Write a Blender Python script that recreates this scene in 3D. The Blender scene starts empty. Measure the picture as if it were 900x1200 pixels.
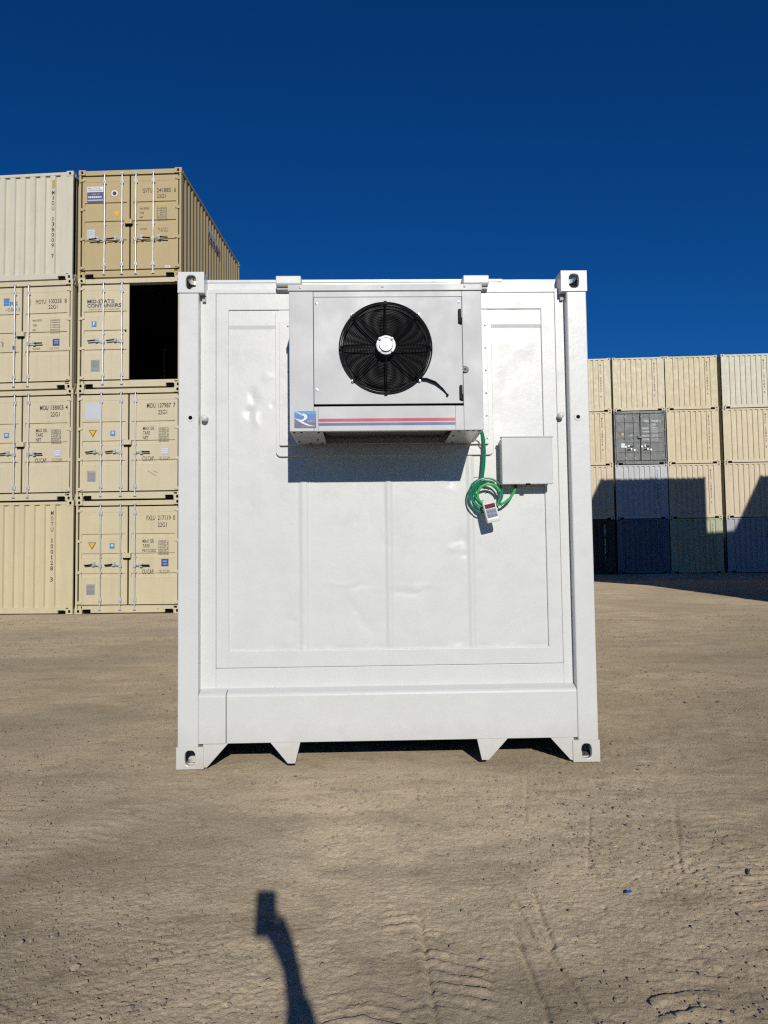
import bpy, bmesh, math, random
import numpy as np
from mathutils import Vector, Matrix, Euler
R = math.radians
scene = bpy.context.scene
COL = scene.collection
random.seed(4)

# ---------------------------------------------------------------- camera
F, PITCH, ROLL = 915.0, 0.058, 0.0125
EYE = Vector((0, 0, 1.2))
cd = bpy.data.cameras.new('camera')
cd.sensor_fit = 'VERTICAL'
cd.sensor_height = 36.0
cd.lens = F / 1200 * 36.0
cd.clip_start, cd.clip_end = 0.02, 6000
cam = bpy.data.objects.new('camera', cd)
COL.objects.link(cam)
cam.matrix_world = Matrix.Translation(EYE) @ Matrix.Rotation(PITCH, 4, 'X') @ Matrix.Rotation(math.pi / 2, 4, 'X') @ Matrix.Rotation(-ROLL, 4, 'Z')
scene.camera = cam

# ---------------------------------------------------------------- sky and sun
SUN_TRAVEL = Vector((-0.132, 0.916, -0.380)).normalized()
EL = math.asin(-SUN_TRAVEL.z)
AZ = math.atan2(-SUN_TRAVEL.x, -SUN_TRAVEL.y)
world = bpy.data.worlds.new('World')
scene.world = world
world.use_nodes = True
nt = world.node_tree
bg = nt.nodes['Background']
sky = nt.nodes.new('ShaderNodeTexSky')
sky.sky_type = 'NISHITA'
sky.sun_disc = False
sky.sun_elevation = EL
sky.sun_rotation = AZ
sky.altitude = 1500
sky.air_density = 1.0
sky.dust_density = 0.0
sky.ozone_density = 4.0
hs = nt.nodes.new('ShaderNodeHueSaturation')
hs.inputs['Saturation'].default_value = 1.22
hs.inputs['Value'].default_value = 1.0
nt.links.new(sky.outputs[0], hs.inputs['Color'])
tint = nt.nodes.new('ShaderNodeMix'); tint.data_type = 'RGBA'; tint.blend_type = 'MULTIPLY'; tint.inputs[0].default_value = 1.0
tint.inputs[7].default_value = (0.20, 0.75, 1.20, 1)
nt.links.new(hs.outputs[0], tint.inputs[6]); nt.links.new(tint.outputs[2], bg.inputs['Color'])
bg.inputs['Strength'].default_value = 0.05
sd = bpy.data.lights.new('sun', 'SUN')
sd.energy = 3.6
sd.angle = R(0.53)
sd.color = (1.0, 0.965, 0.90)
sun = bpy.data.objects.new('sun', sd)
COL.objects.link(sun)
sun.rotation_euler = SUN_TRAVEL.to_track_quat('-Z', 'Y').to_euler()
sun.location = (20, -60, 60)
scene.view_settings.view_transform = 'Standard'
scene.view_settings.look = 'None'
scene.view_settings.gamma = 1
scene.view_settings.use_curve_mapping = False
scene.view_settings.exposure = -0.10
scene.render.engine = 'CYCLES'
scene.cycles.max_bounces = 6
scene.cycles.diffuse_bounces = 3
scene.cycles.sample_clamp_indirect = 2.0
scene.cycles.use_denoising = False
scene.cycles.pixel_filter_type = 'BLACKMAN_HARRIS'
scene.cycles.filter_width = 1.25

# ---------------------------------------------------------------- materials
MATS = {}
def _mix(nt, fac, a, b, mode='MIX'):
    n = nt.nodes.new('ShaderNodeMix'); n.data_type = 'RGBA'; n.blend_type = mode
    if isinstance(fac, (int, float)): n.inputs[0].default_value = fac
    else: nt.links.new(fac, n.inputs[0])
    for s, v in ((6, a), (7, b)):
        if isinstance(v, (tuple, list)): n.inputs[s].default_value = (*v[:3], 1)
        else: nt.links.new(v, n.inputs[s])
    return n.outputs[2]
def _noise(nt, vec, scale, detail=4, rough=0.55):
    n = nt.nodes.new('ShaderNodeTexNoise'); n.inputs['Scale'].default_value = scale
    n.inputs['Detail'].default_value = detail; n.inputs['Roughness'].default_value = rough
    nt.links.new(vec, n.inputs['Vector']); return n.outputs[0]
def _ramp(nt, v, a, b, ca=(0, 0, 0), cb=(1, 1, 1)):
    n = nt.nodes.new('ShaderNodeValToRGB')
    n.color_ramp.elements[0].position = a; n.color_ramp.elements[1].position = b
    n.color_ramp.elements[0].color = (*ca, 1); n.color_ramp.elements[1].color = (*cb, 1)
    nt.links.new(v, n.inputs[0]); return n.outputs[0]
def _map(nt, vec, sc):
    n = nt.nodes.new('ShaderNodeMapping'); n.inputs['Scale'].default_value = sc
    nt.links.new(vec, n.inputs['Vector']); return n.outputs[0]

def paint(name, col, rough=0.45, var=0.06, streak=0.12, grime=(0.20, 0.14, 0.08), metal=0.0, bump=0.15, bscale=30, spec=0.5, rust=0.0):
    if name in MATS: return MATS[name]
    m = bpy.data.materials.new(name); m.use_nodes = True; t = m.node_tree
    b = t.nodes['Principled BSDF']
    g = t.nodes.new('ShaderNodeNewGeometry').outputs['Position']
    base = _mix(t, _noise(t, g, 1.7, 5), tuple(c * (1 - var) for c in col), tuple(min(1, c * (1 + var)) for c in col))
    if streak > 0:
        s = _noise(t, _map(t, g, (9, 9, 0.7)), 1.0, 5, 0.6)
        s = _ramp(t, s, 0.50, 0.80, (0, 0, 0), (streak,) * 3)
        base = _mix(t, s, base, grime)
        sp = _ramp(t, _noise(t, g, 14, 3, 0.6), 0.66, 0.74, (0, 0, 0), (streak * 1.2,) * 3)
        base = _mix(t, sp, base, grime)
    if rust > 0:
        rr = _ramp(t, _noise(t, g, 6.0, 6, 0.7), 0.68, 0.72, (0, 0, 0), (rust,) * 3)
        base = _mix(t, rr, base, (0.16, 0.06, 0.025))
    t.links.new(base, b.inputs['Base Color'])
    rn = _ramp(t, _noise(t, g, 5, 3), 0.3, 0.7, (rough * 0.8,) * 3, (min(1, rough * 1.25),) * 3)
    t.links.new(rn, b.inputs['Roughness'])
    b.inputs['Metallic'].default_value = metal
    b.inputs['Specular IOR Level'].default_value = spec
    if bump > 0:
        bn = t.nodes.new('ShaderNodeBump'); bn.inputs['Strength'].default_value = bump; bn.inputs['Distance'].default_value = 0.004
        t.links.new(_noise(t, g, bscale, 4), bn.inputs['Height']); t.links.new(bn.outputs[0], b.inputs['Normal'])
    MATS[name] = m
    return m
def plain(name, col, rough=0.6, metal=0.0):
    return paint(name, col, rough, 0.04, 0.0, metal=metal, bump=0.05)

def white_paint(name, col, rough):
    if name in MATS: return MATS[name]
    m = bpy.data.materials.new(name); m.use_nodes = True; t = m.node_tree
    b = t.nodes['Principled BSDF']
    g = t.nodes.new('ShaderNodeNewGeometry').outputs['Position']
    base = _mix(t, _noise(t, g, 1.3, 5), tuple(c * 0.975 for c in col), col)
    sp = _ramp(t, _noise(t, _map(t, g, (6, 6, 1.2)), 1.5, 6, 0.7), 0.60, 0.85, (0, 0, 0), (0.10,) * 3)
    base = _mix(t, sp, base, (0.50, 0.47, 0.40))
    dust = t.nodes.new('ShaderNodeSeparateXYZ'); t.links.new(g, dust.inputs[0])
    ds = t.nodes.new('ShaderNodeMath'); ds.operation = 'MULTIPLY_ADD'; ds.inputs[1].default_value = 0.35; ds.inputs[2].default_value = 0
    t.links.new(_noise(t, g, 7, 5), ds.inputs[0])
    dz = t.nodes.new('ShaderNodeMath'); dz.operation = 'ADD'; t.links.new(ds.outputs[0], dz.inputs[0]); t.links.new(dust.outputs[2], dz.inputs[1])
    dd = _ramp(t, dz.outputs[0], 0.10, 0.42, (0.55,) * 3, (0, 0, 0))
    base = _mix(t, dd, base, (0.45, 0.38, 0.28))
    t.links.new(base, b.inputs['Base Color'])
    rn = _ramp(t, _noise(t, g, 6, 5, 0.65), 0.35, 0.7, (rough * 0.75,) * 3, (rough * 1.4,) * 3)
    t.links.new(rn, b.inputs['Roughness'])
    b.inputs['Specular IOR Level'].default_value = 0.5
    b1 = t.nodes.new('ShaderNodeBump'); b1.inputs['Strength'].default_value = 0.18; b1.inputs['Distance'].default_value = 0.005
    t.links.new(_noise(t, g, 16, 8, 0.68), b1.inputs['Height'])
    b2 = t.nodes.new('ShaderNodeBump'); b2.inputs['Strength'].default_value = 0.06; b2.inputs['Distance'].default_value = 0.002
    t.links.new(_noise(t, g, 70, 4, 0.6), b2.inputs['Height']); t.links.new(b1.outputs[0], b2.inputs['Normal'])
    t.links.new(b2.outputs[0], b.inputs['Normal'])
    MATS[name] = m
    return m

M_WHITE = white_paint('white_container_paint', (0.68, 0.68, 0.65), 0.34)
M_UNIT = paint('unit_paint', (0.555, 0.555, 0.545), 0.5, 0.015, 0.05, (0.4, 0.38, 0.33), bump=0.05)
M_BOXP = paint('box_paint', (0.615, 0.615, 0.595), 0.5, 0.015, 0.05, (0.4, 0.38, 0.33), bump=0.05)
M_UNIT_D = paint('unit_underside_galvanised', (0.40, 0.40, 0.38), 0.5, 0.05, 0.1)
M_BLACK = paint('black_plastic', (0.007, 0.007, 0.008), 0.5, .04, 0, bump=.05, spec=.15)
M_WIRE = paint('black_wire', (0.004, 0.004, 0.0045), 0.5, .04, 0, bump=0, spec=.12)
M_VOID = paint('rubber_and_hole_shade', (0.004, 0.0035, 0.0035), 0.8, .04, 0, bump=0, spec=.1)  # rubber parts, and near-black sheets painting the shade inside holes
M_ZINC = paint('zinc_steel', (0.62, 0.63, 0.64), 0.38, 0.08, 0.15, metal=0.45, bump=0.1)
M_CHROME = plain('bright_aluminium', (0.80, 0.81, 0.82), 0.22, 0.9)
M_RED = plain('red_tape', (0.44, 0.03, 0.055), 0.4)
M_BLUE = plain('blue_tape', (0.065, 0.08, 0.24), 0.4)
M_INK = plain('dark_ink', (0.035, 0.03, 0.035), 0.6)
M_INK2 = plain('faded_ink', (0.16, 0.14, 0.12), 0.6)
M_WINK = plain('white_ink', (0.75, 0.75, 0.75), 0.6)
M_NAVY = plain('navy_ink', (0.03, 0.045, 0.16), 0.5)
M_LBLUE = plain('light_blue_decal', (0.06, 0.22, 0.50), 0.5)
M_PURP = plain('slate_purple_decal', (0.09, 0.09, 0.20), 0.5)
M_LILAC = plain('lilac_decal', (0.55, 0.48, 0.62), 0.5)
M_YEL = plain('warning_yellow', (0.80, 0.45, 0.01), 0.5)
M_DPLATE = plain('data_plate_grey', (0.36, 0.36, 0.35), 0.45, 0.3)
M_PLATE = plain('pale_plate', (0.62, 0.64, 0.66), 0.45)
M_GREEN = paint('green_cable_sheath', (0.004, 0.19, 0.095), 0.35, 0.05, 0)
M_LGREEN = paint('light_green_cable_sheath', (0.04, 0.42, 0.09), 0.35, 0.05, 0)
M_WPLAS = plain('white_plastic', (0.78, 0.77, 0.72), 0.4)
M_DISP = plain('dark_red_display', (0.14, 0.01, 0.02), 0.2)
M_KEY = plain('keypad_grey_blue', (0.20, 0.23, 0.30), 0.5)
M_COIL = paint('dark_coil_fins', (0.13, 0.125, 0.11), 0.55, 0.3, 0.2, metal=0.3)
M_WOOD_SHADE = paint('plywood_and_shade_black', (0.018, 0.012, 0.008), 0.7, 0.2, 0.3)  # plywood floors, blackened to carry the shade inside the open container
M_SKIN = plain('skin', (0.45, 0.27, 0.19), 0.55)
M_HAIR = plain('hair_brown', (0.03, 0.02, 0.015), 0.6)
M_CLOTH = plain('dark_jacket_cloth', (0.03, 0.035, 0.05), 0.9)
M_JEAN = plain('jeans_cloth', (0.05, 0.08, 0.16), 0.9)

# ---------------------------------------------------------------- mesh helpers
class MB:
    def __init__(s): s.v = []; s.f = []; s.m = []
    def add(s, vs, fs, mi=0):
        k = len(s.v); s.v += [tuple(p) for p in vs]
        for f in fs: s.f.append(tuple(i + k for i in f)); s.m.append(mi)
    def box(s, x0, x1, y0, y1, z0, z1, mi=0, rot=None, piv=None):
        vs = [(x, y, z) for x in (x0, x1) for y in (y0, y1) for z in (z0, z1)]
        if rot is not None:
            c = Vector(piv) if piv else Vector(((x0 + x1) / 2, (y0 + y1) / 2, (z0 + z1) / 2))
            vs = [tuple(rot @ (Vector(p) - c) + c) for p in vs]
        s.add(vs, [(0, 1, 3, 2), (4, 6, 7, 5), (0, 4, 5, 1), (2, 3, 7, 6), (0, 2, 6, 4), (1, 5, 7, 3)], mi)
    def prism(s, pts, axis, a0, a1, mi=0):
        n = len(pts)
        def P(p, a):
            if axis == 'x': return (a, p[0], p[1])
            if axis == 'y': return (p[0], a, p[1])
            return (p[0], p[1], a)
        s.add([P(p, a0) for p in pts] + [P(p, a1) for p in pts],
              [tuple(range(n))[::-1], tuple(range(n, 2 * n))] + [(i, (i + 1) % n, n + (i + 1) % n, n + i) for i in range(n)], mi)
    def strip(s, pa, pb, mi=0):
        n = len(pa); s.add(list(pa) + list(pb), [(i, i + 1, n + i + 1, n + i) for i in range(n - 1)], mi)
    def tube(s, path, r, n=8, closed=False, mi=0):
        P = [Vector(p) for p in path]; N = len(P); rs = r if isinstance(r, (list, tuple)) else [r] * N
        up = None; rings = []
        for i, p in enumerate(P):
            a = P[i - 1] if (i > 0 or closed) else P[i]; b = P[(i + 1) % N] if (i < N - 1 or closed) else P[i]
            t = (b - a).normalized()
            if up is None: up = t.orthogonal().normalized()
            up = (up - t * up.dot(t)); up = up.normalized() if up.length > 1e-6 else t.orthogonal().normalized()
            w = t.cross(up)
            rings.append([tuple(p + rs[i] * (math.cos(2 * math.pi * k / n) * up + math.sin(2 * math.pi * k / n) * w)) for k in range(n)])
        vs = [q for rg in rings for q in rg]; fs = []
        for i in range(N if closed else N - 1):
            j = (i + 1) % N
            for k in range(n): fs.append((i * n + k, i * n + (k + 1) % n, j * n + (k + 1) % n, j * n + k))
        if not closed: fs += [tuple(range(n))[::-1], tuple((N - 1) * n + k for k in range(n))]
        s.add(vs, fs, mi)
    def lathe(s, prof, c, n=24, mi=0):      # axis along y; prof = [(radius, y)]
        vs = []; fs = []
        for r, y in prof:
            for k in range(n):
                a = 2 * math.pi * k / n; vs.append((c[0] + r * math.cos(a), c[1] + y, c[2] + r * math.sin(a)))
        for i in range(len(prof) - 1):
            for k in range(n): fs.append((i * n + k, i * n + (k + 1) % n, (i + 1) * n + (k + 1) % n, (i + 1) * n + k))
        if prof[0][0] > 1e-5: fs.append(tuple(range(n)))
        if prof[-1][0] > 1e-5: fs.append(tuple((len(prof) - 1) * n + k for k in range(n))[::-1])
        s.add(vs, fs, mi)
    def mesh(s, name, smooth=False):
        me = bpy.data.meshes.new(name); me.from_pydata(s.v, [], s.f)
        me.polygons.foreach_set('material_index', s.m)
        bm = bmesh.new(); bm.from_mesh(me); bmesh.ops.recalc_face_normals(bm, faces=bm.faces); bm.to_mesh(me); bm.free()
        if smooth:
            me.polygons.foreach_set('use_smooth', [True] * len(me.polygons))
            try: me.set_sharp_from_angle(angle=R(40))
            except Exception: pass
        return me
def put(name, me, mats, parent=None, loc=(0, 0, 0), rot=(0, 0, 0), bevel=0, label=None):
    if not isinstance(mats, (list, tuple)): mats = [mats]
    while len(me.materials) < len(mats): me.materials.append(mats[len(me.materials)])
    o = bpy.data.objects.new(name, me); COL.objects.link(o); o.parent = parent
    o.location = loc; o.rotation_euler = rot
    for i, m in enumerate(mats): o.material_slots[i].link = 'OBJECT'; o.material_slots[i].material = m
    if bevel:
        b = o.modifiers.new('bevel', 'BEVEL'); b.width = bevel; b.segments = 2; b.limit_method = 'ANGLE'; b.angle_limit = R(35)
        b.harden_normals = False
    if label: o['label'] = label
    return o
def build(mb, name, mats, parent=None, smooth=False, **k): return put(name, mb.mesh(name, smooth), mats, parent, **k)
def tag(o, label, cat, group=None):
    o['label'] = label; o['category'] = cat
    if group: o['group'] = group
    return o
def empty(name, loc, rz=0.0):
    o = bpy.data.objects.new(name, None); COL.objects.link(o); o.location = loc; o.rotation_euler = (0, 0, rz); o.empty_display_size = 0.2
    return o

# text ------------------------------------------------------------------
_T = {}
def glyphs(s, bold=0.0):
    if (s, bold) in _T: return _T[(s, bold)]
    cu = bpy.data.curves.new('t', 'FONT'); cu.body = s; cu.size = 1; cu.resolution_u = 2; cu.offset = bold
    cu.fill_mode = 'FRONT'
    o = bpy.data.objects.new('t', cu); COL.objects.link(o)
    dg = bpy.context.evaluated_depsgraph_get(); dg.update()
    me = bpy.data.meshes.new_from_object(o.evaluated_get(dg))
    vs = [tuple(v.co) for v in me.vertices]; fs = [tuple(p.vertices) for p in me.polygons]
    bpy.data.objects.remove(o); bpy.data.curves.remove(cu); bpy.data.meshes.remove(me)
    _T[(s, bold)] = (vs, fs); return _T[(s, bold)]
CAP = max(v[1] for v in glyphs('H')[0])
def text(mb, s, x, z, y, cap, width=None, mi=0, bold=0.0, center=False):
    vs, fs = glyphs(s, bold)
    if not vs: return
    xs = [v[0] for v in vs]; x0, x1 = min(xs), max(xs)
    k = cap / CAP; kx = (width / (x1 - x0)) if width else k * 0.62
    off = x - (x1 - x0) * kx / 2 if center else x
    mb.add([(off + (v[0] - x0) * kx, y, z + v[1] * k) for v in vs], fs, mi)
def vtext(mb, s, x, ztop, y, cap, pitch, width=None, mi=0, bold=0.0):
    z = ztop
    for ch in s:
        if ch != ' ':
            vs, fs = glyphs(ch, bold); xs = [v[0] for v in vs]; w = max(xs) - min(xs)
            text(mb, ch, x, z - cap, y, cap, (width if w > 0.3 else (width or .06) * .35), mi, bold, center=True)
        z -= pitch

# ---------------------------------------------------------------- ground
def vnoise(x, y, seed):
    xi = np.floor(x).astype(np.int64); yi = np.floor(y).astype(np.int64); fx = x - xi; fy = y - yi
    fx = fx * fx * (3 - 2 * fx); fy = fy * fy * (3 - 2 * fy)
    def h(a, b):
        n = (a * 374761393 + b * 668265263 + seed * 974634777) & 0xffffffff
        n = ((n ^ (n >> 13)) * 1274126177) & 0xffffffff
        return ((n ^ (n >> 16)) & 0xffff) / 65535.0
    return (h(xi, yi) * (1 - fx) + h(xi + 1, yi) * fx) * (1 - fy) + (h(xi, yi + 1) * (1 - fx) + h(xi + 1, yi + 1) * fx) * fy
def fbm(x, y, seed, o=4, g=0.5):
    s = 0; a = 1; n = 0
    for i in range(o): s = s + a * vnoise(x * 2 ** i, y * 2 ** i, seed + i); n += a; a *= g
    return s / n
def sstep(a, b, x): t = np.clip((x - a) / (b - a), 0, 1); return t * t * (3 - 2 * t)
def base_z(x, y): return 0.27 * sstep(36.35, 36.95, np.asarray(y, float) + .066 * (np.asarray(x) - 11.07))
def blob(x, y, cx, cy, rx, ry, ang=0.0, soft=0.3):
    c, s = math.cos(ang), math.sin(ang); u = ((x - cx) * c + (y - cy) * s) / rx; v = (-(x - cx) * s + (y - cy) * c) / ry
    return 1 - sstep(1 - soft, 1 + soft, np.sqrt(u * u + v * v))
def track(x, y, x0, y0, x1, y1, w):        # distance coordinates along a straight tyre track
    L = math.hypot(x1 - x0, y1 - y0); dx, dy = (x1 - x0) / L, (y1 - y0) / L
    t = (x - x0) * dx + (y - y0) * dy; d = -(x - x0) * dy + (y - y0) * dx
    return t, d, sstep(-.15, .15, t) * (1 - sstep(L - .3, L + .1, t)) * (1 - sstep(w * .85, w, np.abs(d)))
def ground_detail(x, y):
    fade = 1 / (1 + np.maximum(y - 12, 0) / 10)
    z = 0.016 * (fbm(x * .4, y * .4, 3, 2) - .5)
    lump = fbm(x * 7, y * 7, 11, 5, .6)
    rough = np.clip(fbm(x * .55 + 3, y * .55, 21, 3) * 2.6 - .70 + .35 * sstep(.3, 1.0, x) + .15 * sstep(-.3, -1.0, x), 0.2, 1.15)
    z = z + rough * 0.006 * (lump - .5) + rough * .007 * (fbm(x * 19, y * 19, 15, 4, .68) - .5)
    cr = np.abs(fbm(x * 9 + 5, y * 9, 41, 5, .62) - .5) * 2          # crumbled crust: thin crevices
    z = z - (.3 + .7 * rough) * 0.0045 * np.exp(-(cr / .06) ** 2)
    cr2 = np.abs(fbm(x * 22, y * 26 + 2, 47, 3, .6) - .5) * 2
    z = z - (.35 + .65 * rough) * 0.0028 * np.exp(-(cr2 / .10) ** 2) + .0045 * rough * (vnoise(x * 70, y * 70, 53) - .5) - .006 * rough * sstep(.86, .95, fbm(x * 34, y * 34, 59, 2, .4) + .12 * rough)
    # broken flakes of dried crust
    q = fbm(x * 7 + 2, y * 7, 71, 5, .66) * 7
    z = z + rough * 0.0045 * (np.floor(q) + sstep(.44, .56, q - np.floor(q)) - q) * .75
    # tyre tracks with transverse lugs, bottom right and middle
    for (a, b, c, d, w, amp, per, sd) in ((.10, 1.7, .15, 2.9, .17, .011, .062, 5), (.80, 1.6, .86, 2.5, .15, .010, .10, 6), (-.10, 1.6, -.05, 2.3, .12, .008, .07, 12), (1.05, 3.6, 2.2, 6.0, .16, .009, .075, 13), (2.3, 5.0, 5.2, 13.0, .22, .014, .12, 14), (-2.2, 2.6, -1.5, 4.6, .17, .008, .08, 15), (1.15, 1.8, 1.75, 4.6, .16, .007, .07, 7),
                                       (-1.5, 3.0, -.6, 5.5, .18, .006, .08, 8), (1.9, 3.0, 3.6, 9.0, .2, .008, .09, 9), (-4.5, 6.0, -1.8, 9.5, .2, .008, .09, 10)):
        t, dd, m = track(x, y, a, b, c, d, w)
        wob = (fbm(x * 5, y * 5, 30 + sd, 4, .6) - .5) * 3.2
        br = sstep(.30, .55, fbm(x * 6, y * 6, 50 + sd, 2))
        lug = np.sin(2 * math.pi * (t + np.abs(dd) * .35) / per + wob * 2)
        z = z + m * amp * .72 * (br * sstep(-.1, .5, lug) * (.5 + lump) - .4)
    # long thin grooves (edges of tyre prints)
    for (a, b, c, d) in ((.12, 2.05, .10, 2.75), (1.9, 4.4, 2.9, 7.6), (1.75, 4.8, 2.6, 7.9), (.62, 3.6, .75, 4.3), (.415, 2.05, .40, 2.62), (.535, 2.06, .47, 2.60), (.45, 2.50, .44, 2.90), (.50, 2.45, .52, 2.95), (.76, 3.05, .95, 3.75), (.80, 3.0, .70, 3.5), (1.10, 3.0, 1.5, 4.2)):
        L = math.hypot(c - a, d - b); t = ((x - a) * (c - a) + (y - b) * (d - b)) / L; dd = -((x - a) * (d - b) - (y - b) * (c - a)) / L
        m = sstep(0, .05, t) * (1 - sstep(L - .05, L, t))
        dd = dd + .012 * (fbm(x * 6, y * 6, 77, 3) - .5); z = z + m * (-.0105 * np.exp(-(dd / .0075) ** 2) + .003 * np.exp(-((dd - .018) / .008) ** 2)) * sstep(.2, .45, fbm(x * 5, y * 5, 79, 2) + .05)
    # flattened, dusty ground in front of the container
    flat = blob(x, y, .1, 3.6, 1.3, .8, .2, .6)
    z = z * (1 - .5 * flat)
    # ruts parallel to the far stacks
    z = z + sstep(4.5, 7, y) * fade * (.030 * (fbm(x * 1.1, y * 1.1, 93, 5, .6) - .5) + .022 * (fbm(x * 3.1, y * 4, 97, 4, .65) - .5))
    far = sstep(7, 10, y)
    z = z + far * fade * .05 * (fbm(x * .25, y * 1.1 + x * .12, 91, 4) - .5)
    z = z * (0.35 + .65 * fade)
    # keep it below the container feet
    return z
def ground_z(x, y): return base_z(x, y) + ground_detail(x, y)

def make_ground():
    xs = [0.0]; st = .0060
    while xs[-1] < 1500:
        xs.append(xs[-1] + st)
        if xs[-1] > 1.15: st *= 1.032
    xs = np.array([-v for v in xs[:0:-1]] + xs)
    ys = [1.85]; st = .0060
    while ys[-1] < 3000:
        ys.append(ys[-1] + st)
        if ys[-1] > 3.0: st *= 1.014 if ys[-1] < 60 else 1.08
    back = [1.85]; st = .02
    while back[-1] > -1500: back.append(back[-1] - st); st *= 1.12
    ys = np.array(back[:0:-1] + ys)
    X, Y = np.meshgrid(xs, ys); Z = base_z(X, Y)
    D = ground_detail(X, Y) * (np.abs(X) < 60) * (Y < 80) * (Y > -10)
    # level pads where containers stand
    pad = np.zeros_like(X)
    pad = np.maximum(pad, blob(X, Y, 0.0, 7.6, 1.55, 3.3, 0, .08))
    pad = np.maximum(pad, ((X > -16) & (X < -4.3) & (Y > 17.6) & (Y < 25)).astype(float))
    pad = np.maximum(pad, ((X > -4) & (Y > 35.6)).astype(float))
    D = D * (1 - pad) - .006 * pad - .003 * (1 - pad)
    # the front feet of the white container press into the dirt
    D = np.where((Y > 4.2) & (Y < 4.8) & (np.abs(X) < 1.5), np.minimum(D, .004), D)
    Z = Z + D
    ny, nx = X.shape
    me = bpy.data.meshes.new('ground')
    me.vertices.add(nx * ny); me.vertices.foreach_set('co', np.stack([X, Y, Z], -1).astype(np.float32).ravel())
    i = np.arange((ny - 1) * (nx - 1)); r = i // (nx - 1); c = i % (nx - 1); a = r * nx + c
    q = np.stack([a, a + 1, a + nx + 1, a + nx], -1).astype(np.int32)
    me.loops.add(q.size); me.loops.foreach_set('vertex_index', q.ravel())
    me.polygons.add(len(q)); me.polygons.foreach_set('loop_start', (np.arange(len(q)) * 4).astype(np.int32))
    me.polygons.foreach_set('use_smooth', np.ones(len(q), bool))
    me.update(calc_edges=True); me.validate()
    # soil tone: damp, greyer patches with shapes of their own
    tone = fbm(X * .6, Y * .45, 131, 5, .55)
    wet = np.zeros_like(X)
    for (cx, cy, rx, ry, an) in ((-2.55, 6.1, .75, .38, .35), (-.95, 3.3, .55, .5, .6), (-1.15, 2.5, .5, .3, -.3), (-3.3, 9.5, 1.9, .5, .1), (3.4, 6.4, .8, .5, .3), (.2, 2.2, .35, .2, 0), (-6, 13, 4, .8, .1), (4.5, 9.5, 1.2, .5, .2)):
        wet = np.maximum(wet, blob(X + .35 * (fbm(X * 2, Y * 2, 7, 3) - .5), Y + .3 * (fbm(X * 2, Y * 2, 9, 3) - .5), cx, cy, rx, ry, an, .5) * .45)
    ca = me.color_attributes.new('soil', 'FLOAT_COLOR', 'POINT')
    cc = np.zeros((nx * ny, 4), np.float32); cc[:, 0] = tone.ravel(); cc[:, 1] = wet.ravel(); cc[:, 2] = np.clip(fbm(X * 2.3, Y * 2.3, 171, 4), 0, 1).ravel(); cc[:, 3] = (blob(X + .8 * (fbm(X * 1.3, Y * 1.3, 61, 4) - .5), Y + .8 * (fbm(X * 1.3, Y * 1.3, 65, 4) - .5), .05, 3.0, 1.25, 1.5, 0, .7) * .75).ravel()  # last channel: pale blob around the camera's shadow for sunlight backscatter
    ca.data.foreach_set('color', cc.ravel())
    m = bpy.data.materials.new('dusty_dirt'); m.use_nodes = True; t = m.node_tree; b = t.nodes['Principled BSDF']
    g = t.nodes.new('ShaderNodeNewGeometry').outputs['Position']
    at = t.nodes.new('ShaderNodeVertexColor'); at.layer_name = 'soil'
    sp = t.nodes.new('ShaderNodeSeparateColor'); t.links.new(at.outputs[0], sp.inputs[0])
    base = _mix(t, _ramp(t, sp.outputs[0], .3, .7), (0.53, 0.426, 0.285), (0.40, 0.322, 0.212))
    base = _mix(t, _ramp(t, sp.outputs[2], .45, .75, (0, 0, 0), (.45,) * 3), base, (0.33, 0.272, 0.19))
    base = _mix(t, at.outputs[1], base, (0.74, 0.61, 0.42))  # paints the brighter sunlit backscatter into the soil colour
    base = _mix(t, sp.outputs[1], base, (0.275, 0.232, 0.172))
    base = _mix(t, _ramp(t, _noise(t, g, 45, 5, .7), .5, .72, (0, 0, 0), (.35,) * 3), base, (0.18, 0.14, 0.10))
    base = _mix(t, _ramp(t, _noise(t, g, 120, 3, .7), .62, .7, (0, 0, 0), (.4,) * 3), base, (0.47, 0.41, 0.32))
    st1 = _noise(t, _map(t, g, (.8, 1.7, 1)), 1.5, 9, .72)
    base = _mix(t, _ramp(t, st1, .45, .62, (0, 0, 0), (.50,) * 3), base, (0.28, 0.222, 0.142))
    base = _mix(t, _ramp(t, _noise(t, _map(t, g, (1, 1.2, 1)), 5.5, 9, .76), .52, .62, (0, 0, 0), (.42,) * 3), base, (0.25, 0.198, 0.128))
    base = _mix(t, _ramp(t, _noise(t, g, 8.5, 7, .75), .60, .70, (0, 0, 0), (.30,) * 3), base, (0.46, 0.385, 0.29))
    base = _mix(t, _ramp(t, _noise(t, g, 12, 6, .7), .60, .78, (0, 0, 0), (.35,) * 3), base, (0.23, 0.18, 0.13))
    t.links.new(base, b.inputs['Base Color'])
    b.inputs['Roughness'].default_value = 0.95; b.inputs['Diffuse Roughness'].default_value = 1.0; b.inputs['Specular IOR Level'].default_value = 0.15
    b1 = t.nodes.new('ShaderNodeBump'); b1.inputs['Strength'].default_value = 1.0; b1.inputs['Distance'].default_value = 0.014
    t.links.new(_noise(t, g, 75, 8, .72), b1.inputs['Height'])
    b2 = t.nodes.new('ShaderNodeBump'); b2.inputs['Strength'].default_value = 0.4; b2.inputs['Distance'].default_value = 0.018
    st = _noise(t, _map(t, g, (1, 1.0, 1)), 26, 9, .72)
    t.links.new(st, b2.inputs['Height']); t.links.new(b2.outputs[0], b1.inputs['Normal'])
    t.links.new(b1.outputs[0], b.inputs['Normal'])
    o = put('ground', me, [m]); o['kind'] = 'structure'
    return o
make_ground()

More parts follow.
